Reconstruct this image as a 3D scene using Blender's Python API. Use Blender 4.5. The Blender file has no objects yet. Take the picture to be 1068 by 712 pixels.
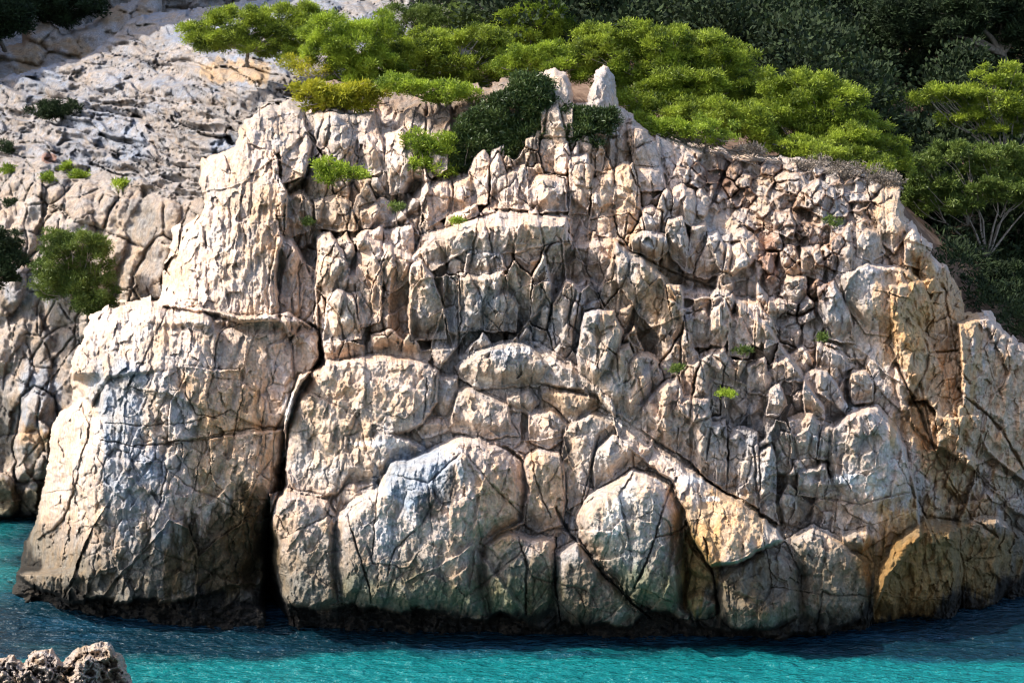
import bpy, math, random
import numpy as np
rng = np.random.RandomState(7); random.seed(7)
S = bpy.context.scene; C = S.collection
STEP = .75
# ---------------------------------------------------------------- camera model (metres, camera 9.25 m above the sea)
F, CU, CV, HOR, CH = 1600.0, 534.0, 356.0, 280.0, 9.25
TH = math.atan((CV-HOR)/F); ct, st = math.cos(TH), math.sin(TH)
def PT(u, v, Y):
    u = np.asarray(u, float); v = np.asarray(v, float); Y = np.asarray(Y, float)
    b = CV-v
    dy = F*ct+b*st; dz = -F*st+b*ct
    return np.stack([(u-CU)*Y/dy, Y+0*u, CH+dz*Y/dy], -1)
def seaY(v): return (CH*(F*ct+(CV-v)*st)/(F*st-(CV-v)*ct))
# ---------------------------------------------------------------- numeric noise
TAB = [np.random.RandomState(i+11).rand(256, 256).astype(np.float32) for i in range(12)]
def vn(x, y, s=0):
    x = np.asarray(x)+s*17.3; y = np.asarray(y)+s*31.7
    xf = np.floor(x); yf = np.floor(y); xi = xf.astype(np.int32); yi = yf.astype(np.int32); fx = x-xf; fy = y-yf
    fx = fx*fx*fx*(fx*(fx*6-15)+10); fy = fy*fy*fy*(fy*(fy*6-15)+10); T = TAB[s % 12]
    a = T[xi & 255, yi & 255]; b = T[(xi+1) & 255, yi & 255]; c = T[xi & 255, (yi+1) & 255]; d = T[(xi+1) & 255, (yi+1) & 255]
    return (a*(1-fx)+b*fx)*(1-fy)+(c*(1-fx)+d*fx)*fy
def fbm(x, y, s=0, o=4):
    r = 0; a = .5; t = 0
    for i in range(o):
        r = r+a*(vn(x*2**i, y*2**i, s+i)*2-1); t += a; a *= .5
    return r/t
def vor(U, V, sx, sy, ang=0., s=0, jit=.85):
    """cracked pattern: edge distance (in units), random numbers of the cell, offset to the cell's seed"""
    c, n = math.cos(ang), math.sin(ang)
    x = (U*c+V*n)/sx; y = (-U*n+V*c)/sy
    xi = np.floor(x).astype(int); yi = np.floor(y).astype(int)
    xi = xi.astype(np.int32); yi = yi.astype(np.int32)
    best = np.full(x.shape, 9e9, np.float32); bx = np.zeros_like(x); by = np.zeros_like(x)
    bi = np.zeros(x.shape, np.int32); bj = np.zeros(x.shape, np.int32)
    A, B = TAB[s % 12], TAB[(s+3) % 12]
    k = s*7
    def seed(i, j):
        return i+np.float32(.5)+np.float32(jit)*(A[(i+k) & 255, (j+k) & 255]-np.float32(.5)), j+np.float32(.5)+np.float32(jit)*(B[(i+k) & 255, (j+k) & 255]-np.float32(.5))
    for di in (-1, 0, 1):
        for dj in (-1, 0, 1):
            i = xi+di; j = yi+dj; px, py = seed(i, j)
            d = (px-x)**2+(py-y)**2; m = d < best
            best = np.where(m, d, best); bx = np.where(m, px, bx); by = np.where(m, py, by); bi = np.where(m, i, bi); bj = np.where(m, j, bj)
    de = np.full(x.shape, 9e9, np.float32)
    for di in (-1, 0, 1):
        for dj in (-2, -1, 0, 1, 2):
            if di == 0 and dj == 0: continue
            px, py = seed(bi+di, bj+dj)
            ex, ey = px-bx, py-by; L = np.sqrt((ex*sx)**2+(ey*sy)**2)
            # distance in real units to the bisector
            g = ((px+bx)/2-x)*ex+((py+by)/2-y)*ey
            nx, ny = ex/sx, ey/sy; q = g/np.maximum(np.sqrt(nx*nx+ny*ny), 1e-6)
            de = np.minimum(de, np.abs(q))
    R = [TAB[(s+5+q) % 12][(bi+3*q) & 255, (bj+5*q) & 255] for q in range(4)]
    return de, R, (x-bx)*sx, (y-by)*sy
def sst(x): x = np.clip(x, 0, 1); return x*x*(3-2*x)
def prof(t): t = np.clip(t, 0, 1); return .5*np.sqrt(np.maximum(0, 1-(1-t)**2))+.5*np.minimum(1, t*1.7)
def rbf(P, val, smooth=1e-3):
    P = np.asarray(P, float); val = np.asarray(val, float); n = len(P)
    K = np.linalg.norm(P[:, None]-P[None], axis=-1)
    M = np.zeros((n+3, n+3)); M[:n, :n] = K-np.eye(n)*smooth; M[:n, n] = 1; M[:n, n+1:] = P; M[n, :n] = 1; M[n+1:, :n] = P.T
    w = np.linalg.solve(M, np.r_[val, 0, 0, 0])
    def f(X, Y):
        r = w[n]+w[n+1]*X+w[n+2]*Y
        for i in range(n): r = r+w[i]*np.sqrt((X-P[i, 0])**2+(Y-P[i, 1])**2)
        return r
    return f
def poly(s): return np.array([[float(a) for a in p.split(',')] for p in s.split()])
def pdist(pg, U, V):
    d = np.full(U.shape, 9e9); ins = np.zeros(U.shape, bool); n = len(pg)
    for i in range(n):
        a = pg[i]; b = pg[(i+1) % n]; e = b-a
        t = np.clip(((U-a[0])*e[0]+(V-a[1])*e[1])/max(e@e, 1e-9), 0, 1)
        d = np.minimum(d, (U-a[0]-t*e[0])**2+(V-a[1]-t*e[1])**2)
        c = ((a[1] > V) != (b[1] > V)) & (U < (b[0]-a[0])*(V-a[1])/(b[1]-a[1]+1e-12)+a[0]); ins ^= c
    d = np.sqrt(d); return np.where(ins, d, -d)
def pldist(pl, U, V):
    d = np.full(U.shape, 9e9)
    for i in range(len(pl)-1):
        a = pl[i]; e = pl[i+1]-a
        t = np.clip(((U-a[0])*e[0]+(V-a[1])*e[1])/max(e@e, 1e-9), 0, 1)
        d = np.minimum(d, (U-a[0]-t*e[0])**2+(V-a[1]-t*e[1])**2)
    return np.sqrt(d)
# ---------------------------------------------------------------- scene helpers
def tag(o, label=None, cat=None, group=None, kind=None):
    if label: o['label'] = label
    if cat: o['category'] = cat; o['kind'] = 'thing'
    if group: o['group'] = group
    if kind: o['kind'] = kind
    return o
def mesh_obj(name, verts, faces, mat, parent=None, smooth=True, col=None):
    """faces: int array (n,4) or (n,3)"""
    verts = np.asarray(verts, np.float32); faces = np.asarray(faces, np.int32); k = faces.shape[1]
    me = bpy.data.meshes.new(name)
    me.vertices.add(len(verts)); me.vertices.foreach_set('co', verts.ravel())
    me.loops.add(faces.size); me.loops.foreach_set('vertex_index', faces.ravel())
    me.polygons.add(len(faces)); me.polygons.foreach_set('loop_start', np.arange(0, faces.size, k, dtype=np.int32))
    me.update(calc_edges=True); me.validate()
    if smooth: me.polygons.foreach_set('use_smooth', np.ones(len(me.polygons), bool))
    if col is not None:
        a = me.color_attributes.new('Col', 'FLOAT_COLOR', 'POINT')
        a.data.foreach_set('color', np.c_[col, np.ones(len(col))].astype(np.float32).ravel())
    me.materials.append(mat)
    o = bpy.data.objects.new(name, me); C.objects.link(o)
    if parent: o.parent = parent
    return o
def empty(name, loc):
    o = bpy.data.objects.new(name, None); C.objects.link(o); o.location = loc; o.empty_display_size = .3; return o
# ---------------------------------------------------------------- materials
def newmat(name):
    m = bpy.data.materials.new(name); m.use_nodes = True; nt = m.node_tree; nt.nodes.clear(); return m, nt
class N:
    def __init__(s, nt): s.nt = nt
    def __call__(s, t, **kw):
        n = s.nt.nodes.new(t)
        for k, v in kw.items():
            if k.startswith('i_'):
                key = k[2:]; key = int(key) if key.isdigit() else key.replace('_', ' ')
                n.inputs[key].default_value = v
            else: setattr(n, k, v)
        return n
    def l(s, a, b): s.nt.links.new(a, b)
def rock_material(name, cstr=1.0):
    m, nt = newmat(name); n = N(nt)
    out = n('ShaderNodeOutputMaterial'); b = n('ShaderNodeBsdfPrincipled', i_Roughness=.92); b.inputs['Specular IOR Level'].default_value = .15
    tc = n('ShaderNodeNewGeometry'); at = n('ShaderNodeVertexColor', layer_name='Col')
    # fine mottling of the stone itself
    n1 = n('ShaderNodeTexNoise', i_Scale=9., i_Detail=8., i_Roughness=.65); n.l(tc.outputs['Position'], n1.inputs['Vector'])
    n2 = n('ShaderNodeTexNoise', i_Scale=1.7, i_Detail=5., i_Roughness=.6); n.l(tc.outputs['Position'], n2.inputs['Vector'])
    mp = n('ShaderNodeMapping'); mp.inputs['Scale'].default_value = (1, 1, .22); n.l(tc.outputs['Position'], mp.inputs['Vector'])
    n3 = n('ShaderNodeTexNoise', i_Scale=6., i_Detail=6., i_Roughness=.6); n.l(mp.outputs[0], n3.inputs['Vector'])
    r1 = n('ShaderNodeMapRange', i_1=.3, i_2=.7, i_3=.6, i_4=1.3); n.l(n1.outputs[0], r1.inputs[0])
    r3 = n('ShaderNodeMapRange', i_1=.35, i_2=.65, i_3=.82, i_4=1.12); n.l(n3.outputs[0], r3.inputs[0])
    mu = n('ShaderNodeMath', operation='MULTIPLY'); n5 = n('ShaderNodeTexNoise', i_Scale=55., i_Detail=3., i_Roughness=.7); n.l(mp.outputs[0] if False else tc.outputs['Position'], n5.inputs['Vector'])
    r5 = n('ShaderNodeMapRange', i_1=.34, i_2=.47, i_3=.55, i_4=1.04); n.l(n5.outputs[0], r5.inputs[0])
    m5 = n('ShaderNodeMath', operation='MULTIPLY'); n.l(r3.outputs[0], m5.inputs[0]); n.l(r5.outputs[0], m5.inputs[1])
    n.l(r1.outputs[0], mu.inputs[0]); n.l(m5.outputs[0], mu.inputs[1])
    cx = n('ShaderNodeVectorMath', operation='SCALE'); n.l(at.outputs['Color'], cx.inputs[0]); n.l(mu.outputs[0], cx.inputs['Scale'])
    cr = n('ShaderNodeValToRGB'); cr.color_ramp.elements[0].color = (1.1, .97, .84, 1); cr.color_ramp.elements[1].color = (.93, .99, 1.08, 1)
    cr.color_ramp.elements[0].position = .35; cr.color_ramp.elements[1].position = .65; n.l(n2.outputs[0], cr.inputs[0])
    mx = n('ShaderNodeVectorMath', operation='MULTIPLY'); n.l(cx.outputs[0], mx.inputs[0]); n.l(cr.outputs[0], mx.inputs[1])
    n.l(mx.outputs[0], b.inputs['Base Color'])
    # relief: grain, pits and hairline joints
    wn = n('ShaderNodeTexNoise', i_Scale=2.5, i_Detail=4.); n.l(tc.outputs['Position'], wn.inputs['Vector'])
    wa = n('ShaderNodeVectorMath', operation='MULTIPLY_ADD'); n.l(wn.outputs['Color'], wa.inputs[0]); wa.inputs[1].default_value = (.5, .5, .5)
    mq = n('ShaderNodeMapping'); mq.inputs['Scale'].default_value = (1, 1, .45); n.l(tc.outputs['Position'], mq.inputs['Vector'])
    n.l(mq.outputs[0], wa.inputs[2])
    vo = n('ShaderNodeTexVoronoi', feature='DISTANCE_TO_EDGE', i_Scale=2.4); n.l(wa.outputs[0], vo.inputs['Vector'])
    vr = n('ShaderNodeMapRange', i_1=0., i_2=.035, i_3=0., i_4=1.); n.l(vo.outputs['Distance'], vr.inputs[0])
    b1 = n('ShaderNodeBump', i_Strength=.15*cstr, i_Distance=.05); n.l(vr.outputs[0], b1.inputs['Height'])
    n4 = n('ShaderNodeTexNoise', i_Scale=38., i_Detail=5., i_Roughness=.7); n.l(tc.outputs['Position'], n4.inputs['Vector'])
    b0 = n('ShaderNodeBump', i_Strength=.7, i_Distance=.045); n.l(n4.outputs[0], b0.inputs['Height']); n.l(b0.outputs[0], b1.inputs['Normal'])
    ng = n('ShaderNodeTexNoise', i_Scale=14., i_Detail=8., i_Roughness=.7); n.l(mq.outputs[0], ng.inputs['Vector'])
    b2 = n('ShaderNodeBump', i_Strength=.5, i_Distance=.06); n.l(ng.outputs[0], b2.inputs['Height']); n.l(b1.outputs[0], b2.inputs['Normal'])
    n.l(b2.outputs[0], b.inputs['Normal']); n.l(b.outputs[0], out.inputs[0])
    return m
def leaf_material(name, c1, c2, trans=.35, rough=.55):
    m, nt = newmat(name); n = N(nt)
    out = n('ShaderNodeOutputMaterial'); b = n('ShaderNodeBsdfPrincipled', i_Roughness=rough); b.inputs['Specular IOR Level'].default_value = .3
    g = n('ShaderNodeNewGeometry'); no = n('ShaderNodeTexNoise', i_Scale=1.6, i_Detail=3.); n.l(g.outputs['Position'], no.inputs['Vector'])
    mi = n('ShaderNodeMix', data_type='RGBA')
    mi.inputs[6].default_value = (*c1, 1); mi.inputs[7].default_value = (*c2, 1)
    ad = n('ShaderNodeMath', operation='MULTIPLY_ADD'); n.l(g.outputs['Random Per Island'], ad.inputs[0]); ad.inputs[1].default_value = .45
    rr = n('ShaderNodeMapRange', i_1=.35, i_2=.65, i_3=-.1, i_4=.7); n.l(no.outputs[0], rr.inputs[0]); n.l(rr.outputs[0], ad.inputs[2])
    cl = n('ShaderNodeClamp'); n.l(ad.outputs[0], cl.inputs[0]); n.l(cl.outputs[0], mi.inputs[0])
    n.l(mi.outputs[2], b.inputs['Base Color'])
    t = n('ShaderNodeBsdfTranslucent'); n.l(mi.outputs[2], t.inputs[0])
    ms = n('ShaderNodeMixShader', i_0=trans); n.l(b.outputs[0], ms.inputs[1]); n.l(t.outputs[0], ms.inputs[2]); n.l(ms.outputs[0], out.inputs[0])
    return m
def plain_material(name, c1, c2, rough=.9, scale=6.):
    m, nt = newmat(name); n = N(nt)
    out = n('ShaderNodeOutputMaterial'); b = n('ShaderNodeBsdfPrincipled', i_Roughness=rough); b.inputs['Specular IOR Level'].default_value = .15
    g = n('ShaderNodeNewGeometry'); no = n('ShaderNodeTexNoise', i_Scale=scale, i_Detail=7., i_Roughness=.65); n.l(g.outputs['Position'], no.inputs['Vector'])
    r = n('ShaderNodeValToRGB'); r.color_ramp.elements[0].position = .35; r.color_ramp.elements[1].position = .65
    r.color_ramp.elements[0].color = (*c1, 1); r.color_ramp.elements[1].color = (*c2, 1); n.l(no.outputs[0], r.inputs[0]); n.l(r.outputs[0], b.inputs['Base Color'])
    bu = n('ShaderNodeBump', i_Strength=.6, i_Distance=.05); n.l(no.outputs[0], bu.inputs['Height']); n.l(bu.outputs[0], b.inputs['Normal'])
    n.l(b.outputs[0], out.inputs[0]); return m
M_ROCK = rock_material('limestone')
M_BARK = plain_material('bark', (.16, .13, .10), (.32, .27, .23))
M_GREYBARK = plain_material('bleached_bark', (.24, .21, .19), (.42, .39, .35))
M_SOIL = plain_material('soil', (.10, .06, .04), (.24, .16, .11), scale=3.)
M_PINE = leaf_material('pine_needles', (.035, .064, .008), (.35, .43, .04), .38)
M_PINE2 = leaf_material('fresh_pine_needles', (.06, .11, .010), (.36, .46, .04), .42)
M_YEL = leaf_material('yellowing_leaves', (.15, .18, .012), (.46, .43, .03), .45)
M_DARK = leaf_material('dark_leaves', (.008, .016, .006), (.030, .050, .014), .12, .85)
M_IVY = leaf_material('ivy_leaves', (.018, .035, .008), (.075, .11, .028), .15, .42)
M_MID = leaf_material('shrub_leaves', (.05, .085, .014), (.15, .20, .035), .3)
M_TWIG = leaf_material('dry_twigs', (.10, .08, .06), (.26, .22, .18), .1, .9)

# ================================================================ THE HEADLAND: a cracked limestone cliff
# chart of the cliff face (u across, v down) -> distance Y ; every block is cut out of the same face
def grid(u0, u1, v0, v1, st):
    us = np.arange(u0, u1+.1, st); vs = np.arange(v0, v1+.1, st); return [q.astype(np.float32) for q in np.meshgrid(us, vs)]
def emit_patches(U, V, Y, ID, ok, col, names, back, mat, default):
    """cut the chart into one mesh per id, each with side walls running back into the hill"""
    h, w = U.shape; P = PT(U, V, Y); out = {}
    PB = PT(U, V, Y+back)
    idx = np.arange(h*w).reshape(h, w)
    fq = np.stack([idx[:-1, :-1], idx[1:, :-1], idx[1:, 1:], idx[:-1, 1:]], -1)
    fok = ok[:-1, :-1] & ok[1:, :-1] & ok[1:, 1:] & ok[:-1, 1:]
    fid = np.where(fok, ID[:-1, :-1], -1)
    Pf = P.reshape(-1, 3); PBf = PB.reshape(-1, 3); cf = col.reshape(-1, 3)
    pad = np.full((fid.shape[0]+2, fid.shape[1]+2), -1); pad[1:-1, 1:-1] = fid
    for k in sorted(set(np.unique(fid))-{-1}):
        m = fid == k; q = fq[m]
        if len(q) < 12: continue
        sk = []
        for (dy, dx, a, b) in ((-1, 0, 3, 0), (1, 0, 1, 2), (0, -1, 0, 1), (0, 1, 2, 3)):
            nb = pad[1+dy:pad.shape[0]-1+dy, 1+dx:pad.shape[1]-1+dx]
            e = m & (nb != k); sk.append(np.stack([fq[e][:, a], fq[e][:, b]], -1))
        sk = np.concatenate(sk)
        used = np.unique(q); remap = np.full(h*w, -1); remap[used] = np.arange(len(used))
        bu = np.unique(sk); rb = np.full(h*w, -1); rb[bu] = np.arange(len(bu))+len(used)
        rb2 = np.full(h*w, -1); rb2[bu] = np.arange(len(bu))+len(used)+len(bu)
        vv = np.concatenate([Pf[used], Pf[bu], PBf[bu]]); cc = np.concatenate([cf[used], cf[bu], cf[bu]])
        ff = np.concatenate([remap[q], np.stack([rb[sk[:, 1]], rb[sk[:, 0]], rb2[sk[:, 0]], rb2[sk[:, 1]]], -1)])
        nm = names.get(k, default)
        o = mesh_obj(nm[0], vv, ff, mat, col=cc, smooth=False)
        tag(o, nm[1], nm[2], nm[3] if len(nm) > 3 else None, nm[4] if len(nm) > 4 else None); out[k] = o
    return out
U, V = grid(-120, 1215, 40, 705, STEP)
# natural wobble of every outline
WU = U+3*fbm(U/26, V/40, 1, 4)+1.3*fbm(U/6, V/6, 9, 3); WV = V+3*fbm(U/26, V/26, 5, 4)+1.3*fbm(U/6, V/6, 10, 3)
BASE = [(-100,600,52),(20,590,43.6),(50,600,41.8),(100,620,40.5),(180,600,39.9),(270,600,40.3),(350,620,39.2),(480,630,38.9),(600,640,38.7),(700,640,38.4),(800,640,38.5),(870,640,38.9),(950,630,40.0),(1020,620,41.2),(1068,600,43),(1190,570,46),
 (-100,500,52),(50,490,42.6),(120,480,40.4),(200,480,40.1),(270,480,40.8),(310,480,40.8),(400,500,39.6),(480,500,39.4),(560,480,39.5),(660,500,39.4),(760,500,39.6),(850,500,39.8),(950,490,40.8),(1040,480,42.6),(1190,480,46),
 (85,380,43),(150,390,41.3),(230,390,41.3),(300,390,42),(340,400,41.2),(450,400,41),(540,400,40.9),(640,380,41),(750,380,41.2),(850,380,41.4),(950,380,42.2),(1040,380,44.5),(1190,380,47.5),
 (150,300,44.5),(230,300,42.7),(200,250,44.2),(260,250,43.2),(330,260,43.2),(400,250,42.6),(500,260,42),(600,260,42),(700,260,42.4),(800,260,43.3),(880,260,43.8),(960,260,45),(1040,300,48),
 (210,180,46),(280,180,44.3),(350,180,44.6),(450,190,44),(540,190,43.5),(620,180,43.8),(700,190,44.5),(800,200,46),(880,190,46.5),(950,190,47.5),
 (270,120,46.5),(350,120,46.2),(440,130,46.6),(560,110,45.8),(640,130,45.8),(720,160,47.2),(850,165,48.5),(560,75,46.8),(640,75,47),(400,80,52),(300,60,56),(750,110,53),(900,140,54)]
bf = rbf([(a, b) for a, b, c in BASE], [c for *_, c in BASE], 8.)
Y = bf(U, V)
ID = np.zeros(U.shape, int); NAMES = {}
BM = np.zeros(U.shape)
Y0 = None
EDG = np.full(U.shape, 99.)          # distance to the nearest block border
def block(s, prot, w, gu=0., gv=0., top=(0, 1), name=None, warp=1., cut=.25, cw=1.6):
    global Y
    pg = poly(s); lo = pg.min(0)-22; hi = pg.max(0)+22
    c0 = max(0, int((lo[0]-U[0, 0])/STEP)); c1 = min(U.shape[1], int((hi[0]-U[0, 0])/STEP)+1)
    r0 = max(0, int((lo[1]-V[0, 0])/STEP)); r1 = min(U.shape[0], int((hi[1]-V[0, 0])/STEP)+1)
    sl = (slice(r0, r1), slice(c0, c1)); u = WU[sl]*warp+U[sl]*(1-warp); v = WV[sl]*warp+V[sl]*(1-warp)
    d = pdist(pg, u, v)+1.4; ins = d > 0; cu, cv = pg.mean(0)
    w = w*.5 if w < 16 else w*.62; lastr = ins.shape[0]-1-np.argmax(ins[::-1], 0); tb = (lastr[None]-np.arange(ins.shape[0])[:, None])*STEP; hh = pg[:, 1].max()-pg[:, 1].min(); tap = .3+.7*sst(tb/max(6, min(26, hh*.4))) if (prot > 0 and hh < 130) else 1.; dY = -prot*tap*prof(d/w)+(gu*(u-cu)+gv*(v-cv))*sst(d/4)
    if top[0]:
        first = np.where(ins.any(0), np.argmax(ins, 0), 0)
        t = (np.arange(ins.shape[0])[:, None]-first[None])*STEP
        tw = top[1]*(.7+.6*vn(u/17, 0*u+cv, 5)); dY = dY+top[0]*np.clip(1-t/tw, 0, 1)
    y = Y[sl]; y0 = Y0[sl] if Y0 is not None else y; rt = (cu*12.9898+cv*78.233) % 1.0; dY = dY+((rt-.5)*.010*(u-cu)+.013*np.abs(u-cu-(rt-.4)*.5*(pg[:, 0].max()-cu)))*(prot > 0)*sst(d/4)*sst(60/(1+abs(pg[:, 0].max()-pg[:, 0].min()))-.2)
    y = np.where(ins, np.minimum(y, y0+dY) if prot > 0 else y+dY, y)+cut*.32*(.0+1.3*vn(u/19, v/19, 6))*np.exp(-(d/(cw*.45))**2); Y[sl] = y
    EDG[sl] = np.minimum(EDG[sl], np.abs(d))
    BM[sl] = np.where(ins & (pg[:, 1].max()-pg[:, 1].min() < 200), 1., BM[sl])
    if name:
        k = len(NAMES)+1; NAMES[k] = name; ID[sl] = np.where(d > 1.0, k, ID[sl])
def crack(s, w, dep, jag=1.):
    global Y
    pl = poly(s); d = pldist(pl, WU, WV); ww = w*.38*(.35+1.3*vn(U/15, V/15, 3)) if w < 4 else w*(.6+.8*vn(U/15, V/15, 3))
    Y = Y+dep*(.7 if w < 4 else 1)*np.exp(-(d/ww)**2)
def crease(s, side, slope, lim, inside=None):
    """surface turning away past a vertical line; side -1: to its left"""
    global Y
    pl = poly(s); pl = pl[np.argsort(pl[:, 1])]
    x = np.interp(WV, pl[:, 1], pl[:, 0]); t = np.clip((WU-x)*side, 0, lim)
    m = sst((V-pl[0, 1])/10)*sst((pl[-1, 1]-V)/10)
    if inside == 'buttress':
        mm_ = ID == 1; acc = mm_.copy()
        for q in range(1, 8): acc |= np.roll(mm_, q, 1) & (ID == 0)
        m = m*acc
    elif inside: m = m*sst(pdist(poly(inside), WU, WV)/3)
    Y = Y+slope*t*m
# --- tiers (broad steps of the cliff, with ledges on top)
Y0 = Y.copy()
block("-60,700 0,640 17,590 40,520 55,450 76,410 76,370 88,343 100,328 122,318 165,314 250,330 300,326 334,345 332,375 312,400 300,440 298,475 288,520 276,560 276,700", 2.3, 8, top=(1.5, 19), name=('rock_buttress', 'broad square-cut limestone buttress with a flat white ledge, left of the dark cleft', 'rock buttress'))
block("432,262 455,240 500,226 545,221 592,226 596,250 640,243 655,262 700,290 760,300 800,330 860,420 860,600 780,600 640,520 540,420 440,420 345,400 334,350 330,300 335,250 372,240", 1.2, 5, top=(2.0, 12), cut=0)
block("298,700 300,640 284,590 284,520 300,505 298,440 304,408 316,388 345,375 400,372 450,379 480,386 500,366 545,356 600,384 640,432 700,478 760,518 815,556 840,600 830,700", 1.25, 8, top=(1.4, 10), cut=0)
block("700,420 740,414 800,425 870,440 905,424 935,450 955,500 960,560 930,600 905,650 900,700 830,700 760,640 690,560 650,480", 1.15, 8, top=(.8, 8), cut=0)
block("930,300 975,290 1003,330 1012,395 1000,470 1060,500 1090,560 1060,640 1000,660 900,660 912,600 935,550 950,480 935,400", .5, 12, cut=0)
# --- upper left tower
Y0 = Y.copy()
block("183,240 205,228 212,180 222,163 250,150 254,124 275,110 298,106 318,118 324,150 318,185 302,200 298,240 290,262 290,334 250,335 200,322 165,316 172,270", 1.1, 12, name=('rock_tower', 'tall rough white limestone tower standing above the flat ledge of the square buttress', 'rock tower'))
block("238,240 262,225 285,235 285,330 240,334 232,290", .35, 9)
for q, p_ in (("184,244 206,230 214,240 216,310 188,312 178,290", .35), ("216,172 232,160 240,190 238,262 222,268 212,230", .4), ("240,158 256,150 262,170 260,228 242,240", .45), ("262,160 286,158 290,190 286,228 264,232", .35), ("206,262 234,258 236,326 210,322", .3), ("262,236 288,230 292,262 288,330 266,330", .4), ("292,130 316,122 322,150 316,182 296,190", .35), ("256,128 274,114 290,112 290,146 262,150", .35)):
    block(q, p_, 5, gv=.010, top=(.35, 5))
block("165,318 172,292 180,296 182,318", .4, 6, name=('rock_spike', 'small pointed rock spike standing on the left end of the white ledge', 'rock spike'))
block("255,126 275,112 298,108 316,120 308,150 285,160 262,150", .35, 8)
crease("215,170 205,240 195,320", -1, .05, 40)
# --- columns and blocks of the upper cliff
Y0 = Y.copy()
blocksA = [
("329,121 345,117 371,121 375,150 366,178 345,168 331,150", .75, 7, "squat pale rock pillar just below the yellow bush, left of the two leaning columns"),
("372,119 390,116 398,150 401,178 387,184 376,165", .6, 6, "slim leaning rock column behind the squat pillar below the yellow bush"),
("403,142 420,136 432,160 431,200 408,204 401,172", .6, 9, "smooth grey rounded column left of the dark ivy shrub"),
("288,250 306,249 312,262 330,300 326,345 300,350 285,340 283,300", .35, 7, None),
("331,247 344,243 358,262 362,285 352,300 342,312 329,298", .9, 8, "leaning buff rock pillar with a rounded head, right of the tower's foot"),
("352,290 375,282 377,300 355,303", .4, 5, None),
("373,244 398,235 399,290 396,334 375,342 372,290", .5, 7, "tall cracked column with a flat top, left of the fluted rock face"),
("400,240 430,233 434,268 426,292 406,306 399,288", .5, 8, "broad fluted column under the rubble ramp"),
("428,276 440,269 452,290 463,320 466,352 430,354 427,310", .8, 9, "big tapering pillar with forked cracks, left of the smooth centre wall"),
("343,312 352,300 368,306 377,354 338,356 341,332", .6, 8, "stout triangular rock column above the rough lower block"),
("440,248 500,226 525,221 590,226 592,250 540,262 498,266 492,258 450,282 432,268", .6, 9, "long overhanging slab with a sunlit white top across the centre wall"),
("477,286 525,282 528,300 516,320 506,342 480,344", .45, 5, "flat square panel of buff rock in the centre wall"),
("489,261 520,257 527,282 485,283", .3, 4, None),
("511,306 530,303 542,320 538,346 506,344 504,325", .35, 6, None),
("640,250 660,262 690,290 700,340 690,352 668,330 648,300", .35, 7, None),
("657,246 668,241 696,244 698,262 684,273 660,263", .9, 6, "squared overhanging block in front of the leaning column right of the centre wall"),
("697,228 712,224 717,250 715,284 701,270 695,246", .8, 6, "tall grey upright column right of the overhanging block"),
("670,219 679,215 689,221 689,241 673,243", .7, 8, "small rounded grey boulder resting in the notch above the overhanging block"),
("702,196 714,190 725,198 725,222 721,236 711,227 700,224", .7, 8, "knobbed pale column head right of the small round boulder"),
("722,236 735,231 733,255 721,286 714,284 718,256", .6, 6, None),
("737,246 748,243 756,260 753,286 735,291 725,286", .5, 6, None),
("757,257 770,254 781,270 779,293 755,296", .5, 7, None),
("740,252 757,246 775,238 790,250 800,275 790,296 781,290 782,268 770,250", .3, 7, None),
("549,194 560,185 575,183 589,187 591,219 551,221", .65, 6, "broad white-faced block standing on the sunlit slab"),
("654,131 670,127 686,139 686,171 663,173 657,150", .5, 6, "angular block on the shoulder below the small low ivy"),
("664,174 687,172 692,196 668,200", .3, 5, None),
("489,178 496,160 505,151 510,168 507,212 490,214", .5, 6, "narrow pointed column directly under the ivy"),
("512,172 520,158 528,180 526,216 511,217", .4, 5, None),
("440,192 455,188 470,190 472,222 448,236 441,215", .5, 6, None),
("474,190 488,184 490,214 488,222 473,222", .4, 5, None),
("530,175 546,170 550,190 549,218 528,216", .4, 6, None),
("596,165 612,160 618,185 612,224 594,222", .45, 6, None),
("618,190 636,180 642,200 640,226 616,228", .5, 6, None),
("640,175 655,170 664,195 662,222 642,225", .4, 6, None),
("300,205 316,198 325,215 322,240 298,250", .4, 7, None),
("328,210 350,206 366,212 372,238 352,242 330,238", .4, 7, None),
("376,215 400,208 412,218 408,236 378,238", .4, 8, None)]
for s, p, w, lab in blocksA:
    block(s, p*1.15, w*.7, gv=.010, top=(.65, 6), name=(('rock_column' if 'column' in lab else 'rock_pillar' if 'pillar' in lab else 'rock_slab' if 'slab' in lab else 'boulder' if 'boulder' in lab else 'rock_block'), lab, ('rock column' if 'column' in lab else 'rock pillar' if 'pillar' in lab else 'rock slab' if 'slab' in lab else 'boulder' if 'boulder' in lab else 'rock block')) if lab else None)
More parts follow.
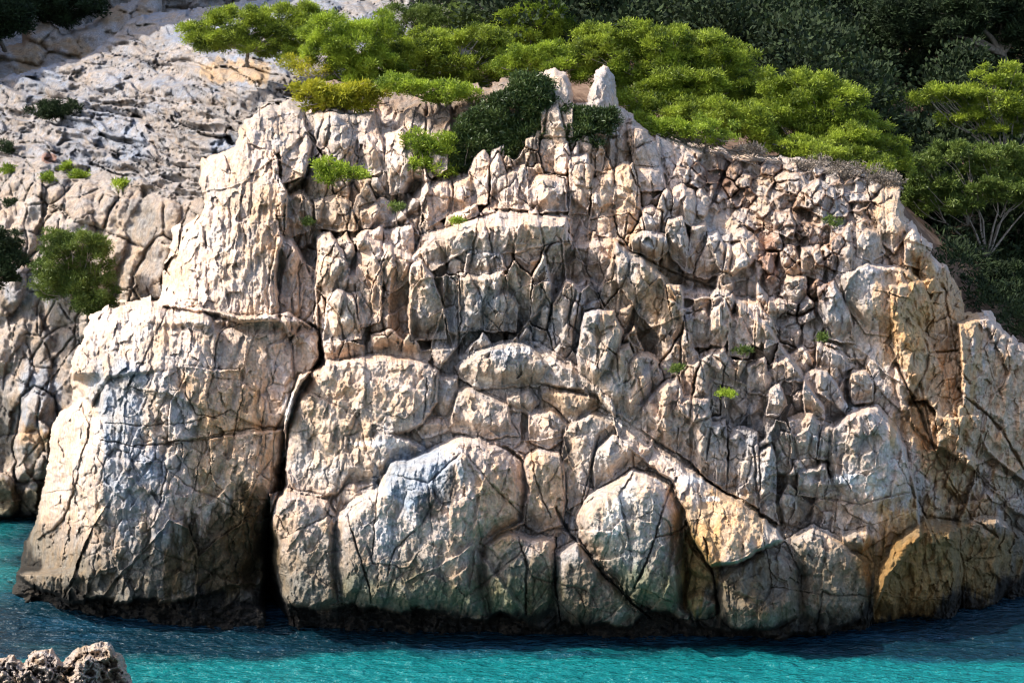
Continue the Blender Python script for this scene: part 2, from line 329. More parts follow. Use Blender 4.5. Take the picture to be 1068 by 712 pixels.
# --- right-hand part
Y0 = Y.copy()
blocksB = [
("841,191 855,187 868,199 871,218 860,227 841,215", .7, 7, 'boulder', "wedge-shaped pale boulder leaning below the bushes on the right slope"),
("807,221 825,217 830,236 828,249 808,243", .6, 6, 'boulder', "blocky boulder among rubble left of the wedge-shaped one"),
("822,180 838,176 845,200 838,206 824,200", .5, 6, 'boulder', "upright slab-like boulder directly under the pine bushes"),
("820,291 840,288 841,309 829,321 815,306", .7, 5, 'boulder', "square-edged boulder at the foot of the red earth gully"),
("803,312 822,312 821,329 801,329", .5, 5, None, None),
("852,299 870,291 884,320 892,358 866,352 855,326", .7, 6, 'rock_pillar', "smooth blue-grey pillar with a hollow in its right side, left of the big split boulder"),
("836,259 852,257 861,280 856,291 838,287", .5, 6, 'boulder', "upright boulder with a flat face right of the red earth gully"),
("866,240 885,236 893,262 886,284 868,282", .4, 7, None, None),
("895,235 915,240 922,262 910,274 896,268", .4, 7, None, None),
("878,287 905,275 935,277 965,295 972,330 960,352 905,347 884,322", .9, 12, 'boulder', "big split boulder with grey left face and sunny ochre right face"),
("914,216 930,210 944,215 946,245 932,262 918,250", .6, 7, 'rock_column', "column right under the last bushes on the skyline"),
("943,246 955,238 966,254 962,282 946,276", .6, 7, 'rock_column', "rounded column stepping down the right skyline"),
("960,268 976,262 986,274 986,302 970,306 960,288", .6, 7, 'rock_column', "lowest knobbed column of the right skyline steps"),
("853,357 880,367 890,381 870,393 852,383", .6, 6, 'boulder', "tilted boulder resting on top of the tall dome-headed pillar"),
("818,372 838,360 848,378 838,398 820,396", .5, 7, None, None),
("839,390 850,384 863,387 874,400 884,425 876,443 841,432 837,408", 1., 9, 'rock_pillar', "dome-headed grey pillar in the middle of the right cliff"),
("889,386 903,386 911,400 909,419 891,421 885,402", .7, 8, 'boulder', "small upright boulder right of the dome-headed pillar"),
("801,402 812,398 820,420 812,432 800,432", .6, 7, 'boulder', "rounded grey boulder left of the dome-headed pillar"),
("822,434 845,427 857,440 850,476 825,479", .5, 7, 'rock_block', "ribbed block with a light top edge below the dome-headed pillar"),
("858,445 870,443 872,478 852,478", .4, 5, None, None),
("868,448 890,426 915,424 936,448 952,490 956,532 905,545 872,522 864,478", .7, 22, 'rock_dome', "wide smooth dome of grey rock with white scars in the right cliff"),
("832,490 860,484 868,510 858,518 834,515", .5, 6, None, None),
("801,385 818,372 820,395 812,400 801,398", .3, 5, None, None),
("760,330 775,325 785,350 780,372 762,368", .4, 6, None, None),
("715,330 735,322 745,345 740,362 718,362", .4, 6, None, None),
("730,370 755,362 770,380 765,400 735,398", .4, 8, None, None),
("735,332 757,312 768,340 755,360 742,358", .4, 7, None, None),
("768,310 790,312 798,345 792,360 776,350", .5, 7, None, None),
("790,312 806,330 815,352 800,362 793,345", .4, 7, None, None),
("780,378 798,374 804,395 798,412 782,408", .4, 7, None, None),
("936,310 950,330 968,350 985,392 976,402 965,418 945,400 930,360", .5, 12, None, None),
("950,420 965,418 975,430 978,468 968,470 955,450", -.8, 6, None, None),
("1001,336 1030,329 1046,345 1068,366 1190,385 1190,505 1075,505 1030,470 1005,420", .9, 12, 'rock_shoulder', "knobbly rock shoulder at the right edge of the cliff with an angular crack"),
("1000,420 1030,412 1042,440 1048,470 1020,485 1000,460", .6, 12, None, None),
]
for s, p, w, nm, lab in blocksB:
    block(s, p*1.15 if p > 0 else p, w*.7, gv=.009, top=(.75, 6), name=(nm, lab, nm.replace('_', ' ')) if nm else None)
# --- lower centre
Y0 = Y.copy()
blocksC = [
("340,378 345,375 400,371 448,378 458,386 456,420 440,442 425,450 382,458 362,500 350,516 325,521 310,516 299,490 297,440 303,410 312,391", .7, 10, 'rock_block', "large rough block with a white rounded top, right of the dark cleft"),
("455,388 478,392 476,408 470,436 440,438 452,420", .45, 6, None, None),
("476,381 500,365 520,357 545,357 562,367 582,386 562,402 535,402 500,407 481,396", .8, 14, 'rock_slab', "light sloping slab with a rounded hump in the centre of the cliff"),
("361,456 395,447 416,452 442,466 446,476 410,482 398,502 360,511 356,486", .7, 11, 'boulder', "white-topped knob between the rough block and the blue-grey boulder"),
("352,512 365,500 392,498 400,505 392,530 370,528 352,530", .4, 8, None, None),
("476,409 490,405 532,421 531,440 541,456 500,456 470,450 440,456 432,446 440,437 470,436", .6, 8, 'rock_block', "cluster of pinkish blocks lying above the blue-grey boulder"),
("283,516 298,508 318,514 342,521 352,540 350,580 354,626 332,640 298,640 287,625 281,570", 1.0, 30, 'boulder', "grey lobed boulder with knobs on its crown beside the dark cleft"),
("348,536 370,516 395,502 408,479 446,470 476,457 500,455 531,465 549,480 553,510 546,545 522,556 507,566 503,600 509,645 440,640 380,636 352,624 346,570", 1.35, 48, 'boulder', "huge rounded boulder with a blue-grey face and green foot above the sea"),
("546,480 560,469 586,471 590,500 585,546 562,556 549,546 553,510", .6, 9, 'rock_block', "ochre fluted block on the right side of the huge blue-grey boulder"),
("503,564 530,552 556,560 577,560 582,590 577,642 560,656 520,650 508,640 501,600", .9, 24, 'boulder', "olive green boulder with a pale crown at the foot of the cliff"),
("576,578 592,568 602,562 642,612 674,642 640,658 600,652 580,640", .9, 28, 'boulder', "brown sloping boulder low by the sea beside the diagonal cleft"),
("600,536 614,514 640,501 660,489 681,493 701,505 714,532 714,560 722,600 716,644 690,637 660,622 625,584 604,560", 1.5, 46, 'boulder', "big domed boulder with a green foot and one long branching crack"),
("551,430 576,427 593,440 591,456 572,468 553,460", .5, 7, 'boulder', "pinkish angular boulder above the ochre fluted block"),
("545,356 562,359 603,383 641,417 642,434 622,412 600,408 562,398 556,372", .8, 6, 'rock_slab', "smooth light ramp sloping down right between the humped slab and the white pillar"),
("564,401 600,409 624,411 621,426 601,444 592,436 580,425 567,416", .6, 6, 'boulder', "ochre-sided wedge boulder at the tip of the light ramp"),
("530,408 552,404 562,420 552,432 532,428", .5, 7, 'boulder', "small grey boulder left of the ochre-sided wedge"),
("590,446 620,430 641,436 641,456 618,474 610,520 592,531 587,490", .55, 8, None, None),
("620,470 640,452 663,462 661,486 640,501 620,511 617,490", .7, 8, 'boulder', "white-crusted boulder just above the big domed boulder"),
("662,465 680,460 684,478 672,490 663,486", .4, 5, None, None),
("640,432 700,477 760,517 810,552 818,562 770,585 742,592 722,560 712,530 700,500 664,474 645,455", 1.0, 8, 'rock_slab', "long smooth diagonal slab with white scars running down to the right"),
("716,560 740,592 745,612 742,642 720,640", .3, 7, None, None),
("609,326 625,322 640,325 649,345 646,362 641,386 629,402 618,410 604,400 602,370 606,345", 1.4, 10, 'rock_pillar', "bright white upright pillar in the centre of the cliff above the light ramp"),
("627,371 640,360 655,358 661,375 653,410 649,433 620,419 621,400", .9, 9, 'rock_pillar', "rough pillar leaning against the bright white one"),
("652,376 668,367 681,370 691,395 673,420 656,442 649,430 652,400", .8, 9, 'rock_pillar', "cracked grey pillar, third from the bright white one"),
("671,422 690,400 706,394 714,410 709,440 704,471 669,449", .8, 9, 'rock_pillar', "triangular grey pillar left of the row of straight columns"),
("712,416 722,414 723,450 721,479 706,471 708,440", .6, 4, 'rock_column', "first of the straight grooved columns right of the triangular pillar"),
("723,416 739,414 741,440 736,496 722,481", .7, 5, 'rock_column', "tallest straight column with a square head right of the triangular pillar"),
("741,440 756,437 758,510 737,496", .6, 4, None, None),
("760,452 776,445 790,452 792,530 760,512", .5, 6, None, None),
("792,470 806,462 812,545 794,535", .4, 5, None, None),
("744,603 762,585 800,569 816,572 836,590 833,642 800,657 768,657 750,642", 1.0, 30, 'boulder', "low boulder with yellow-brown face at the sea under the diagonal slab's tip"),
("819,561 850,549 880,565 903,582 912,618 902,652 850,657 832,642 838,600", .7, 28, 'boulder', "broken grey boulder with pinkish loaf rock on top above the right shore"),
("716,622 732,614 744,622 744,642 722,646", .7, 8, 'boulder', "small smooth green-brown boulder at sea level left of the yellow-brown one"),
("760,612 775,606 790,616 786,640 764,640", .5, 8, None, None),
("905,645 914,595 934,562 966,540 1000,545 1008,600 996,644 940,648", 1.2, 34, 'boulder', "dark ochre rounded boulder with a wavy underside at the right shore"),
("1000,541 1040,540 1075,560 1064,602 1030,637 1006,642 1002,600", .6, 14, None, None),
("876,556 903,550 910,562 900,575 878,572", .6, 8, None, None),
]
for s, p, w, nm, lab in blocksC:
    block(s, p*1.15, w, gv=-.016 if lab and 'diagonal slab' in lab else -.03 if lab and 'light ramp sloping' in lab else .004, top=(.7, 7), name=(nm, lab, nm.replace('_', ' ')) if nm else None, cut=.35, cw=2.)
# skyline stones
Y0 = Y.copy()
block("560,78 578,73 591,80 598,106 597,142 566,142 562,100", .9, 6, name=('rock_pinnacle', 'broad split pinnacle on the skyline behind the ivy', 'rock pinnacle'), warp=.5)
block("612,104 623,73 633,70 640,80 644,140 614,140 610,112", .9, 6, name=('rock_pinnacle', 'slim pointed pinnacle alone under the big round pine', 'rock pinnacle'), warp=.5)
block("500,95 520,88 536,84 550,90 552,110 520,120 500,112", .7, 8)
# buttress: front panels and its lit left flank
Y0 = None
block("86,344 120,336 190,338 200,345 194,384 150,388 112,392 96,420 80,400", .05, 3, gv=-.016, cut=0)
crease("112,388 100,470 98,530 92,600", -1, .075, 90)
M1P = "0,640 17,590 40,520 60,430 100,340 190,338 250,338 300,336 326,350 316,395 300,440 298,475 288,520 276,560 276,640 180,650 60,640"
crease("128,334 113,386 108,470 104,560 100,640", 1, .0068, 180, 'buttress')
crease("478,455 500,540 505,640", 1, .020, 70, "440,470 476,457 500,455 531,465 549,480 553,510 546,545 522,556 507,566 503,600 509,640 440,640")
crease("672,488 690,560 690,640", 1, .024, 60, "660,489 681,493 701,505 714,532 714,560 722,600 716,644 690,637 660,622")
crease("905,420 930,500 935,560", 1, .012, 60, "868,448 890,426 915,424 936,448 952,490 956,532 905,545 872,522 864,478")
block("192,384 250,386 252,410 246,450 215,457 178,458 178,420 196,395", .25, 5)
block("45,520 57,450 66,432 84,425 90,445 80,500 66,540 40,560", .5, 12)
block("218,460 296,447 296,475 282,520 240,520 222,500", .3, 8)
# cracks
for s, w, d in [("106,459 140,464 175,461 215,457 245,450 298,444", 1.8, .35), ("110,440 150,444 200,440 240,430", 1.4, .25), ("192,384 195,410 207,432 225,436", 1.5, .3),
 ("250,384 252,410 246,440 244,456", 1.5, .35), ("704,498 695,520 683,560 672,590 662,612", 2.2, .5), ("683,560 702,558 716,548", 1.5, .4), ("362,536 372,575 382,600 388,630", 1.6, .4), ("395,500 392,545 386,580", 1.4, .3),
 ("478,285 480,330 479,368", 1.8, .4), ("525,300 530,320 520,345 510,372", 1.5, .3), ("480,345 506,342 537,346", 1.3, .25), ("560,290 575,320 580,360", 1.5, .3), ("600,255 596,300 592,350", 1.5, .35),
 ("540,560 550,590 548,640", 2, .4), ("735,560 742,600 748,640", 2.5, .5), ("432,555 410,572 404,600", 1.6, .3), ("960,400 975,470 1010,540 1040,560", 2.4, .4), ("1000,405 1020,425 1045,450 1075,500", 3, .7), ("985,300 1000,380 1012,400", 3, .5),
 ("935,380 955,420 975,470", 3, .7), ("655,262 700,285 745,300", 2.5, .5), ("440,440 445,395", 1.5, .3), ("625,455 612,500 606,530", 2, .4), ("850,520 890,525 950,515", 1.6, .25), ("555,470 558,500 575,540", 2, .3)]:
    crack(s, w, d)
crack("322,395 308,412 299,450 292,500 280,535 278,580 280,640 280,680", 4.5, 1.3)
crack("578,530 590,552 610,575 640,610 672,638 700,660", 2.6, .7)
crack("580,560 578,600 585,650", 1.8, .7)
crack("262,600 280,560 285,640", 10, 1.2)
# the red earth gully and the dark hollow by the ivy
crack("735,175 775,215 800,245 815,285 812,300", 8, .6)
crack("410,222 425,205 436,192", 7, 1.2)
# --- procedural jointing: blocks, columns, rubble
wu = U+4*fbm(U/45, V/80, 2, 4)+1.8*fbm(U/9, V/9, 4, 3); wv = V+6*fbm(U/45, V/45, 6, 4)+1.8*fbm(U/9, V/9, 8, 3)
def zone(s, soft):
    return sst(pdist(poly(s), WU, WV)/soft+.5)
z_rub = zone("690,165 730,160 830,170 900,180 930,205 905,240 880,270 850,340 815,345 800,300 770,235 715,195", 14)
z_col = np.clip(zone("280,110 660,110 700,180 715,240 800,260 850,340 905,380 930,440 860,560 800,550 700,470 650,400 600,370 400,360 330,380 280,340", 20), 0, 1)*(1-z_rub)
z_low = zone("270,440 480,455 600,470 650,480 730,560 830,600 830,700 270,700", 26)
z_but = zone("-60,700 60,440 110,385 300,385 300,440 280,700", 20)
z_right = zone("910,230 1000,290 1068,360 1215,390 1215,705 900,705 950,560 960,480 940,400", 26)
bed = 1-np.clip(z_low+z_but*.8, 0, 1)
def joint(sx, sy, ang, s, amp, tilt, cd, cw, rnd, rw, wgt, drop=0., lean=0., roof=0.):
    """cells with their own set-back, tilt and rounded, opened joints"""
    global Y
    de, R, dx, dy = vor(wu, wv, sx, sy, ang, s)
    keep = 1. if drop == 0 else sst((vn(U/30, V/30, s+2)-drop)/.15)
    wgt = wgt*(1-.5*BM)
    Y = Y+wgt*(amp*(R[0]-.5)*2*sst(de/2.2)+tilt*((R[1]-.35)*dx+(R[2]-.5)*dy)+roof*np.abs(dx-(R[3]-.35)*sx*.6)+rnd*(1-prof(de/rw)))
    Y = Y+wgt*keep*cd*np.exp(-(de/cw)**2)+lean*dy*(1-BM)*np.clip(wgt, 0, 1)
    return de, R
d0, R0 = joint(70, 130, .12, 5, .35, .010, 0, 1, 0, 6, .8+.2*z_right, 0, 0, .008)
d1, R1 = joint(25, 66, .05, 1, .58, .018, .10, .7, .03, 2, z_col*.95+z_right*.3, .3, .014, .016)
d2, R2 = joint(14, 24, -.03, 4, .27, .026, .07, .6, .02, 1.5, z_col*.9+.25*z_right+.12*bed+.10*z_low, .5, .008, .016)
d3, R3 = joint(15, 17, .5, 6, .50, .055, .12, .8, .04, 2, z_rub*1.1, .3, .01, .02)
d7, R7 = joint(7, 8, .2, 10, .22, .05, .06, .7, .03, 2, z_rub*.9+.08*z_col+.1*z_right, .4)
d4, R4 = joint(75, 95, .1, 2, .28, .012, .22, .7, .04, 5, z_low*.6+z_right*.9+z_but*.25+.25*bed, .45, 0, .008)
d5, R5 = joint(26, 44, .15, 8, .18, .018, .13, .7, .02, 3, z_low*.65+z_right*.9+z_but*.4, .50, 0, .012)
d6, R6 = joint(12, 19, .2, 9, .09, .022, .10, .6, .02, 2, z_low*.5+z_but*.5+z_right*.7+.35*bed, .56, 0, .012)
# weathered roughness, with flat chipped faces rather than rounded ones
de, R, dx, dy = vor(wu+3*fbm(U/7, V/7, 6, 3), wv, 10, 24, .15, 7); Y = Y+.026*((R[0]-.5)*dx+(R[1]-.5)*dy*.7)*(1.2-.5*z_low)
rg = 1-np.abs(fbm(U/30, V/60, 3, 6)); Y = Y-.12*(rg-.7)
Y = Y+.09*fbm(U/11, V/20, 7, 6)*(.8+.7*z_right+.3*z_but)
Y = Y+.07*fbm(U/3.2, V/5, 2, 4)+.10*(np.abs(fbm(U/16, V/24, 10, 5))-.2)*BM
# karren (rain-fluted, pitted) roughness on the lit left flank, tower and right foot
rough = zone("60,330 100,318 180,315 250,330 190,380 115,388 100,470 95,620 0,640", 12)+zone("170,240 215,165 260,110 300,108 300,330 170,320", 14)+.7*z_right
Y = Y+rough*(.09*(np.abs(fbm(U/7, V/30, 5, 5))*2-.5)+.07*fbm(U/4, V/7, 1, 3))
# --- sea notch cut by the waves
NOT = poly("-120,560 20,596 40,612 75,624 140,622 180,625 225,618 262,604 285,606 300,632 352,629 400,630 440,635 500,640 545,643 570,655 590,648 625,651 660,650 676,630 700,632 716,646 760,655 800,660 870,656 905,646 940,642 1000,640 1030,630 1068,602 1215,560")
nv = np.interp(U, NOT[:, 0], NOT[:, 1])+7*fbm(U/22, 0*U, 4, 5)-5*(R5[0]-.5)
WL = poly("-120,590 20,622 60,632 180,652 300,655 480,659 640,664 760,664 850,660 950,648 1020,640 1068,622 1215,595")
wl = np.interp(U, WL[:, 0], WL[:, 1])
tt = (V-nv); target = seaY(wl)
inn = sst(tt/5)
Yn = np.maximum(Y+.6, target+.3*fbm(U/20, V/9, 6, 4)+.35*fbm(U/7, V/5, 2, 4)-.5*(R2[0]-.3)*(vn(U/40, 0*U, 3) > .45))
Y = np.where(tt > 0, Y*(1-inn)+(Yn+.0*tt)*inn, Y)
# --- outline of the headland
OUT = poly("-160,720 -30,660 14,606 16,588 24,565 38,535 46,495 50,460 60,436 74,420 70,390 76,360 88,340 100,327 122,317 165,313 168,285 178,262 182,240 204,226 210,205 206,188 214,165 246,150 250,126 274,110 296,104 318,110 330,90 440,84 480,92 530,84 556,84 560,76 578,71 593,79 600,104 612,104 622,74 632,69 641,80 646,112 660,118 690,140 730,150 820,160 905,176 944,196 948,225 962,245 975,262 990,275 1002,300 1006,326 1030,327 1048,343 1070,362 1230,388 1230,720")
od = pdist(OUT, U+2.2*fbm(U/8, V/8, 3, 4)+4*fbm(U/22, V/22, 8, 3), V+2.2*fbm(U/8, V/8, 7, 4)+4*fbm(U/22, V/22, 10, 3))
od = od+((R1[0]-.5)*9+(R2[1]-.5)*4)*(1-z_but)*(V < 420)*(1-.85*((U > 545)*(U < 655)*(V < 125)))-(V > 420)*2.*np.abs(fbm(U/9, V/9, 4, 3))
Y = Y+2.2*(1-prof(od/9))+.8*(1-prof(od/3))
OK = od > 0
# ---------------------------------------------------------------- colour of the stone (its own colour, plus shade painted into some blots)
P = PT(U, V, Y); Z = P[..., 2]
def mixc(a, c, w): return a*(1-w[..., None])+np.array(c)*w[..., None]
col = np.zeros(U.shape+(3,))+np.array([.56, .445, .36])
col = mixc(col, (.45, .39, .335), sst((fbm(U/70, V/90, 4, 4)+.15)/.5))
col = mixc(col, (.60, .51, .43), sst((fbm(U/40, V/50, 9, 4)-.05)/.4)*.7)
cellv = (R1[3]*z_col+R4[3]*(1-z_col)); col = col*(.88+.24*cellv[..., None])
cc2 = R2[1]*z_col+R5[1]*(1-z_col); col = mixc(col, (.50, .38, .27), sst((cc2-.62)/.3)*.45)
def blot(u, v, ru, rv, c, k, seed=0, hard=.5):
    hard *= .55
    global col
    d = 1-np.sqrt(((U-u)/ru)**2+((V-v)/rv)**2)+.5*fbm(U/24, V/40, seed, 5)+.45*fbm(U/7, V/45, seed+3, 4)
    col = mixc(col, c, sst(d/hard)*k)
OCH = (.50, .30, .115); 
for u, v, ru, rv, k in [(240,470,60,60,.45),(230,420,50,35,.4),(980,400,50,130,.75),(950,320,40,50,.65),(1050,440,60,70,.5),(750,545,50,32,.7),(728,570,25,40,.7),(960,590,70,60,1.),(520,520,22,60,.55),(570,500,25,40,.45),(660,340,40,60,.35),(640,200,30,60,.35),(690,290,18,50,.45),(600,420,40,16,.5),(880,600,50,50,.4),(1000,560,60,60,.6),(350,210,60,40,.35),(420,330,60,60,.25),(360,430,50,50,.3),(925,225,35,40,.4),(560,165,30,30,.2),(275,230,18,50,.35)]:
    blot(u, v, ru, rv, OCH, k*.8, int(u) % 8)
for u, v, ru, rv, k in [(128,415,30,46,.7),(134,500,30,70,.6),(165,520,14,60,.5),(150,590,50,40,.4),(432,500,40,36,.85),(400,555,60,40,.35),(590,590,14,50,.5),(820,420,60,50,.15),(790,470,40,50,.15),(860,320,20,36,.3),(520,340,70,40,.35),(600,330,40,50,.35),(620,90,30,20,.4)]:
    blot(u, v, ru, rv, (.30, .34, .38), k, int(v) % 8, .35)  # blue-grey patches; on buttress and big boulder they paint shade into the stone
blot(662, 560, 50, 55, (.30, .31, .28), .6, 2)
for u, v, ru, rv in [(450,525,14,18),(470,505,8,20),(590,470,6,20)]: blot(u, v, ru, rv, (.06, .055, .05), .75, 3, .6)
# marine zones: olive algae, dark brown patches, black tide line with notch shade painted in (ragged, keyed to height above the sea)
zz = Z+.55*fbm(U/18, V/40, 5, 5)+.2*fbm(U/5, V/16, 2, 3)
low = sst((3.3-zz)/2.0)
col = mixc(col, (.105, .095, .065), low*.82)
blot(690, 612, 60, 26, (.07, .12, .05), .4, 1); blot(520, 622, 60, 20, (.08, .12, .05), .4, 5); blot(420, 618, 70, 20, (.10, .13, .08), .35, 6); blot(560, 610, 40, 36, (.09, .10, .05), .4, 7)
for u, v, ru, rv, k in [(232,578,58,58,.9),(262,560,30,60,.8),(930,610,40,50,.65),(980,570,45,40,.5),(715,590,20,45,.7),(800,620,50,30,.5),(590,620,60,40,.4),(1040,590,50,50,.5)]:
    blot(u, v, ru, rv, (.095, .068, .035), k, int(u) % 7, .4)
col = mixc(col, (.022, .02, .017), sst((.95-zz)/.35)*.95)
for u, v, ru, rv in [(895,500,26,6),(912,512,12,5),(715,500,30,5),(735,520,16,4),(640,540,10,26),(655,520,16,10),(505,398,10,5),(880,425,18,5),(540,365,20,5),(300,420,8,26),(395,462,40,5)]:
    blot(u, v, ru, rv, (.74, .70, .65), .75, int(u) % 7, .5)
blot(945, 600, 52, 48, (.27, .165, .06), .8, 2); blot(1015, 585, 50, 44, (.25, .17, .07), .6, 4); blot(725, 590, 22, 44, (.24, .155, .05), .7, 3)
# red earth and soil on the rubble slope and the top terrace
soil = z_rub*sst((1.6-d3)/1.)*.6+z_rub*sst((R3[1]-.8)/.1)*.5
col = mixc(col, (.20, .115, .075), np.clip(soil, 0, 1))
ter = zone("330,80 560,80 556,100 520,130 470,150 440,128 400,112 340,116", 8); col = mixc(col, (.20, .15, .11), ter*.85)
blot(800, 268, 14, 34, (.24, .11, .06), .6, 4); blot(835, 240, 20, 30, (.19, .10, .05), .4, 5); blot(745, 190, 30, 14, (.12, .07, .05), .7, 6)
EDG = np.minimum(EDG, 99)
BACK = 2.5+3.5*sst((14-od)/14)
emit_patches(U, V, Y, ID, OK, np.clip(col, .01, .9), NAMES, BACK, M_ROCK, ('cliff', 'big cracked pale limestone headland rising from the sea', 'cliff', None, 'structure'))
def headY(u, v):
    return float(Y[int(round((v-V[0, 0])/STEP)), int(round((u-U[0, 0])/STEP))])

# ================================================================ the paler slope behind, on the left
U2, V2 = grid(-160, 570, -30, 575, 1.3)
B2 = [(-150,560,58),(0,540,56),(60,540,55),(200,540,54),(-150,400,58),(20,420,55.5),(100,400,54.5),(-150,300,60),(20,300,57),(120,300,55),(200,300,52),(-150,190,62),(40,190,58),(120,190,56.5),(200,190,53.5),(260,190,51),
 (-150,150,68),(20,150,63),(130,150,60),(220,150,56),(300,150,51),(0,95,71),(100,90,67),(200,90,62),(280,90,57),(360,100,53),(100,45,75),(180,30,73),(270,40,66),(350,50,62),(440,50,60),(180,0,80),(280,5,76),(440,5,74),(280,-30,84),(460,-30,82),(560,50,62),(560,0,74),(560,100,55),(560,300,50)]
Y2 = rbf([(a, b) for a, b, c in B2], [c for *_, c in B2], 4.)(U2, V2)
a2, b2 = U2+7*fbm(U2/40, V2/30, 2, 4), V2+7*fbm(U2/40, V2/30, 6, 4)
up = sst((200+.0*U2-V2+.15*(U2-60))/30)
de, R, dx, dy = vor(a2, b2, 46, 17, .30, 3)
ss = (b2-.30*a2)/15+1.0*fbm(a2/70, b2/30, 7, 3)+.5*(R[0]-.5); saw = ss-np.floor(ss)
Y2 = Y2+up*(1.5*(saw+.0)*sst((1-saw)/.12)*(.5+.8*vn(a2/50, b2/20, 5))+.5*(R[1]-.5)*sst(de/2)+.02*(R[2]-.5)*dx+.15*np.exp(-(de/.8)**2))
de2, Rb, dx, dy = vor(a2, b2, 15, 8, .3, 7); Y2 = Y2+up*(.3*(Rb[0]-.5)*sst(de2/2)+.05*((Rb[1]-.5)*dy+(Rb[2]-.5)*dx))
s2 = (b2-.36*a2)/5.2+1.2*fbm(a2/26, b2/12, 2, 3); Y2 = Y2+up*.35*(s2-np.floor(s2))*vn(a2/30, b2/14, 8)
Y2 = Y2+up*(.32*fbm(a2/20, b2/8, 5, 5)+.05*fbm(U2/4, V2/3, 8, 3))
de3, Rc, dx, dy = vor(a2, b2, 48, 62, .35, 5)
Y2 = Y2+(1-up)*(.5*(Rc[0]-.5)*sst(de3/3)+.15*(1-prof(de3/8))+.22*np.exp(-(de3/.7)**2)*sst((vn(U2/24, V2/24, 5)-.3)/.3)+.016*((Rc[1]-.3)*dx+(Rc[2]-.5)*dy*.6))
de4, Rd, dx, dy = vor(a2, b2, 18, 26, .2, 9); kk = sst((vn(U2/40, V2/40, 3)-.4)/.2)
Y2 = Y2+(1-up)*kk*(.2*(Rd[0]-.5)+.3*np.exp(-(de4/.8)**2)+.02*(Rd[1]-.5)*dx)
de5, Re, dx5, dy5 = vor(a2, b2, 24, 52, .25, 4); Y2 = Y2+(1-up)*(.28*(Re[0]-.5)*sst(de5/2)+.022*((Re[1]-.5)*dx5)+.02*np.abs(dx5-4)+.02*(Re[2]-.3)*dy5)
Y2 = Y2+.5*fbm(U2/30, V2/34, 6, 5)+.25*fbm(U2/12, V2/14, 8, 6)+.06*fbm(U2/3, V2/3, 3, 2)
n2 = 536+3*fbm(U2/15, 0*U2, 3, 3); Y2 = Y2+1.6*sst((V2-n2)/5)
# foot boulders and broken band
g = pdist(poly("14,470 20,415 36,398 55,408 66,440 60,495 20,500"), a2, b2); ID2 = np.where(g > 0, 1, 0); Y2 = Y2-1.0*prof(g/14)*(g > 0)+.4*np.exp(-(g/1.2)**2)
g = pdist(poly("-60,500 0,488 14,495 22,520 16,545 -60,548"), a2, b2); ID2 = np.where(g > 0, 2, ID2); Y2 = Y2-1.2*prof(g/12)*(g > 0)
OUT2 = poly("-170,585 -170,100 0,79 30,74 60,66 84,60 104,48 118,36 132,22 150,15 175,12 210,8 250,2 290,-3 330,-6 360,-4 380,0 400,-8 580,-30 580,585")
o2 = pdist(OUT2, U2+3*fbm(U2/9, V2/9, 2, 4), V2+3*fbm(U2/9, V2/9, 6, 4)); Y2 = Y2+2.5*(1-prof(o2/8))
Z2 = PT(U2, V2, Y2)[..., 2]
col = np.zeros(U2.shape+(3,))+np.array([.27, .25, .235])  # darker, bluish tones put the upper slope's half shade into its colour
U, V = U2, V2
col = mixc(col, (.22, .235, .265), sst((fbm(U2/50, V2/30, 4, 4)+.1)/.4)*up)
col = mixc(col, (.38, .315, .255), (1-up)*.7)
col = col*(.85+.3*(Rb[1]*up+Rc[1]*(1-up))[..., None])
blot(60, 450, 40, 30, OCH, .4, 2); blot(50, 165, 14, 6, (.25, .11, .06), .7, 1); blot(240, 75, 40, 14, (.42, .28, .13), .6, 2); blot(110, 280, 60, 60, (.50, .40, .30), .5, 3)
blot(30, 300, 50, 20, (.3, .33, .38), .5, 4); blot(40, 420, 24, 40, (.3, .33, .37), .6, 5)
blot(150, 230, 16, 30, (.2, .19, .17), .5, 6)
blot(30, 525, 70, 22, (.13, .10, .05), .85, 6); blot(5, 440, 14, 40, (.08, .07, .05), .6, 6)
col = mixc(col, (.03, .028, .022), sst((.5-Z2)/.25))
emit_patches(U2, V2, Y2, ID2, o2 > 0, np.clip(col, .01, .9), {1: ('boulder', 'tall rounded blue-grey boulder at the foot of the rock slope, left of the square buttress', 'boulder'), 2: ('boulder', 'low brown boulder by the sea at the far left edge', 'boulder')}, 4+0*U2, M_ROCK, ('rock_slope', 'pale blue-grey weathered rock slope behind the headland on its left', 'rock slope', None, 'structure'))
def slopeY(u, v): return float(Y2[int(round((v-V2[0, 0])/1.3)), int(round((u-U2[0, 0])/1.3))])

# ================================================================ far rocks top left
def far_rock(outline, Y0, slope, c1, c2, name, label, cat, st=1.6, bumps=(22, 16), kind=None, lean=.02):
    global U, V, col
    pg = poly(outline); lo = pg.min(0)-4; hi = pg.max(0)+4
    U, V = grid(lo[0], hi[0], lo[1], hi[1], st)
    d = pdist(pg, U+3*fbm(U/9, V/9, 2, 4), V+3*fbm(U/9, V/9, 5, 4))
    y = Y0+slope*(pg[:, 1].max()-V)+lean*(U-lo[0])
    de, R, dx, dy = vor(U+5*fbm(U/30, V/30, 3), V+5*fbm(U/30, V/30, 7), bumps[0], bumps[1], .3, 2)
    y = y+1.0*(R[0]-.5)*sst(de/2)+.3*(1-prof(de/6))+.4*np.exp(-(de/1.)**2)+1.2*fbm(U/24, V/16, 4, 6)+.05*((R[1]-.5)*dx+(R[2]-.5)*dy)+4*(1-prof(d/10))
    col = mixc(np.zeros(U.shape+(3,))+np.array(c1), c2, sst((fbm(U/25, V/18, 6, 4)+.1)/.4))
    return emit_patches(U, V, y, np.zeros(U.shape, int), d > 0, np.clip(col, .01, .9), {}, 6+0*U, M_ROCK, (name, label, cat, None, kind))
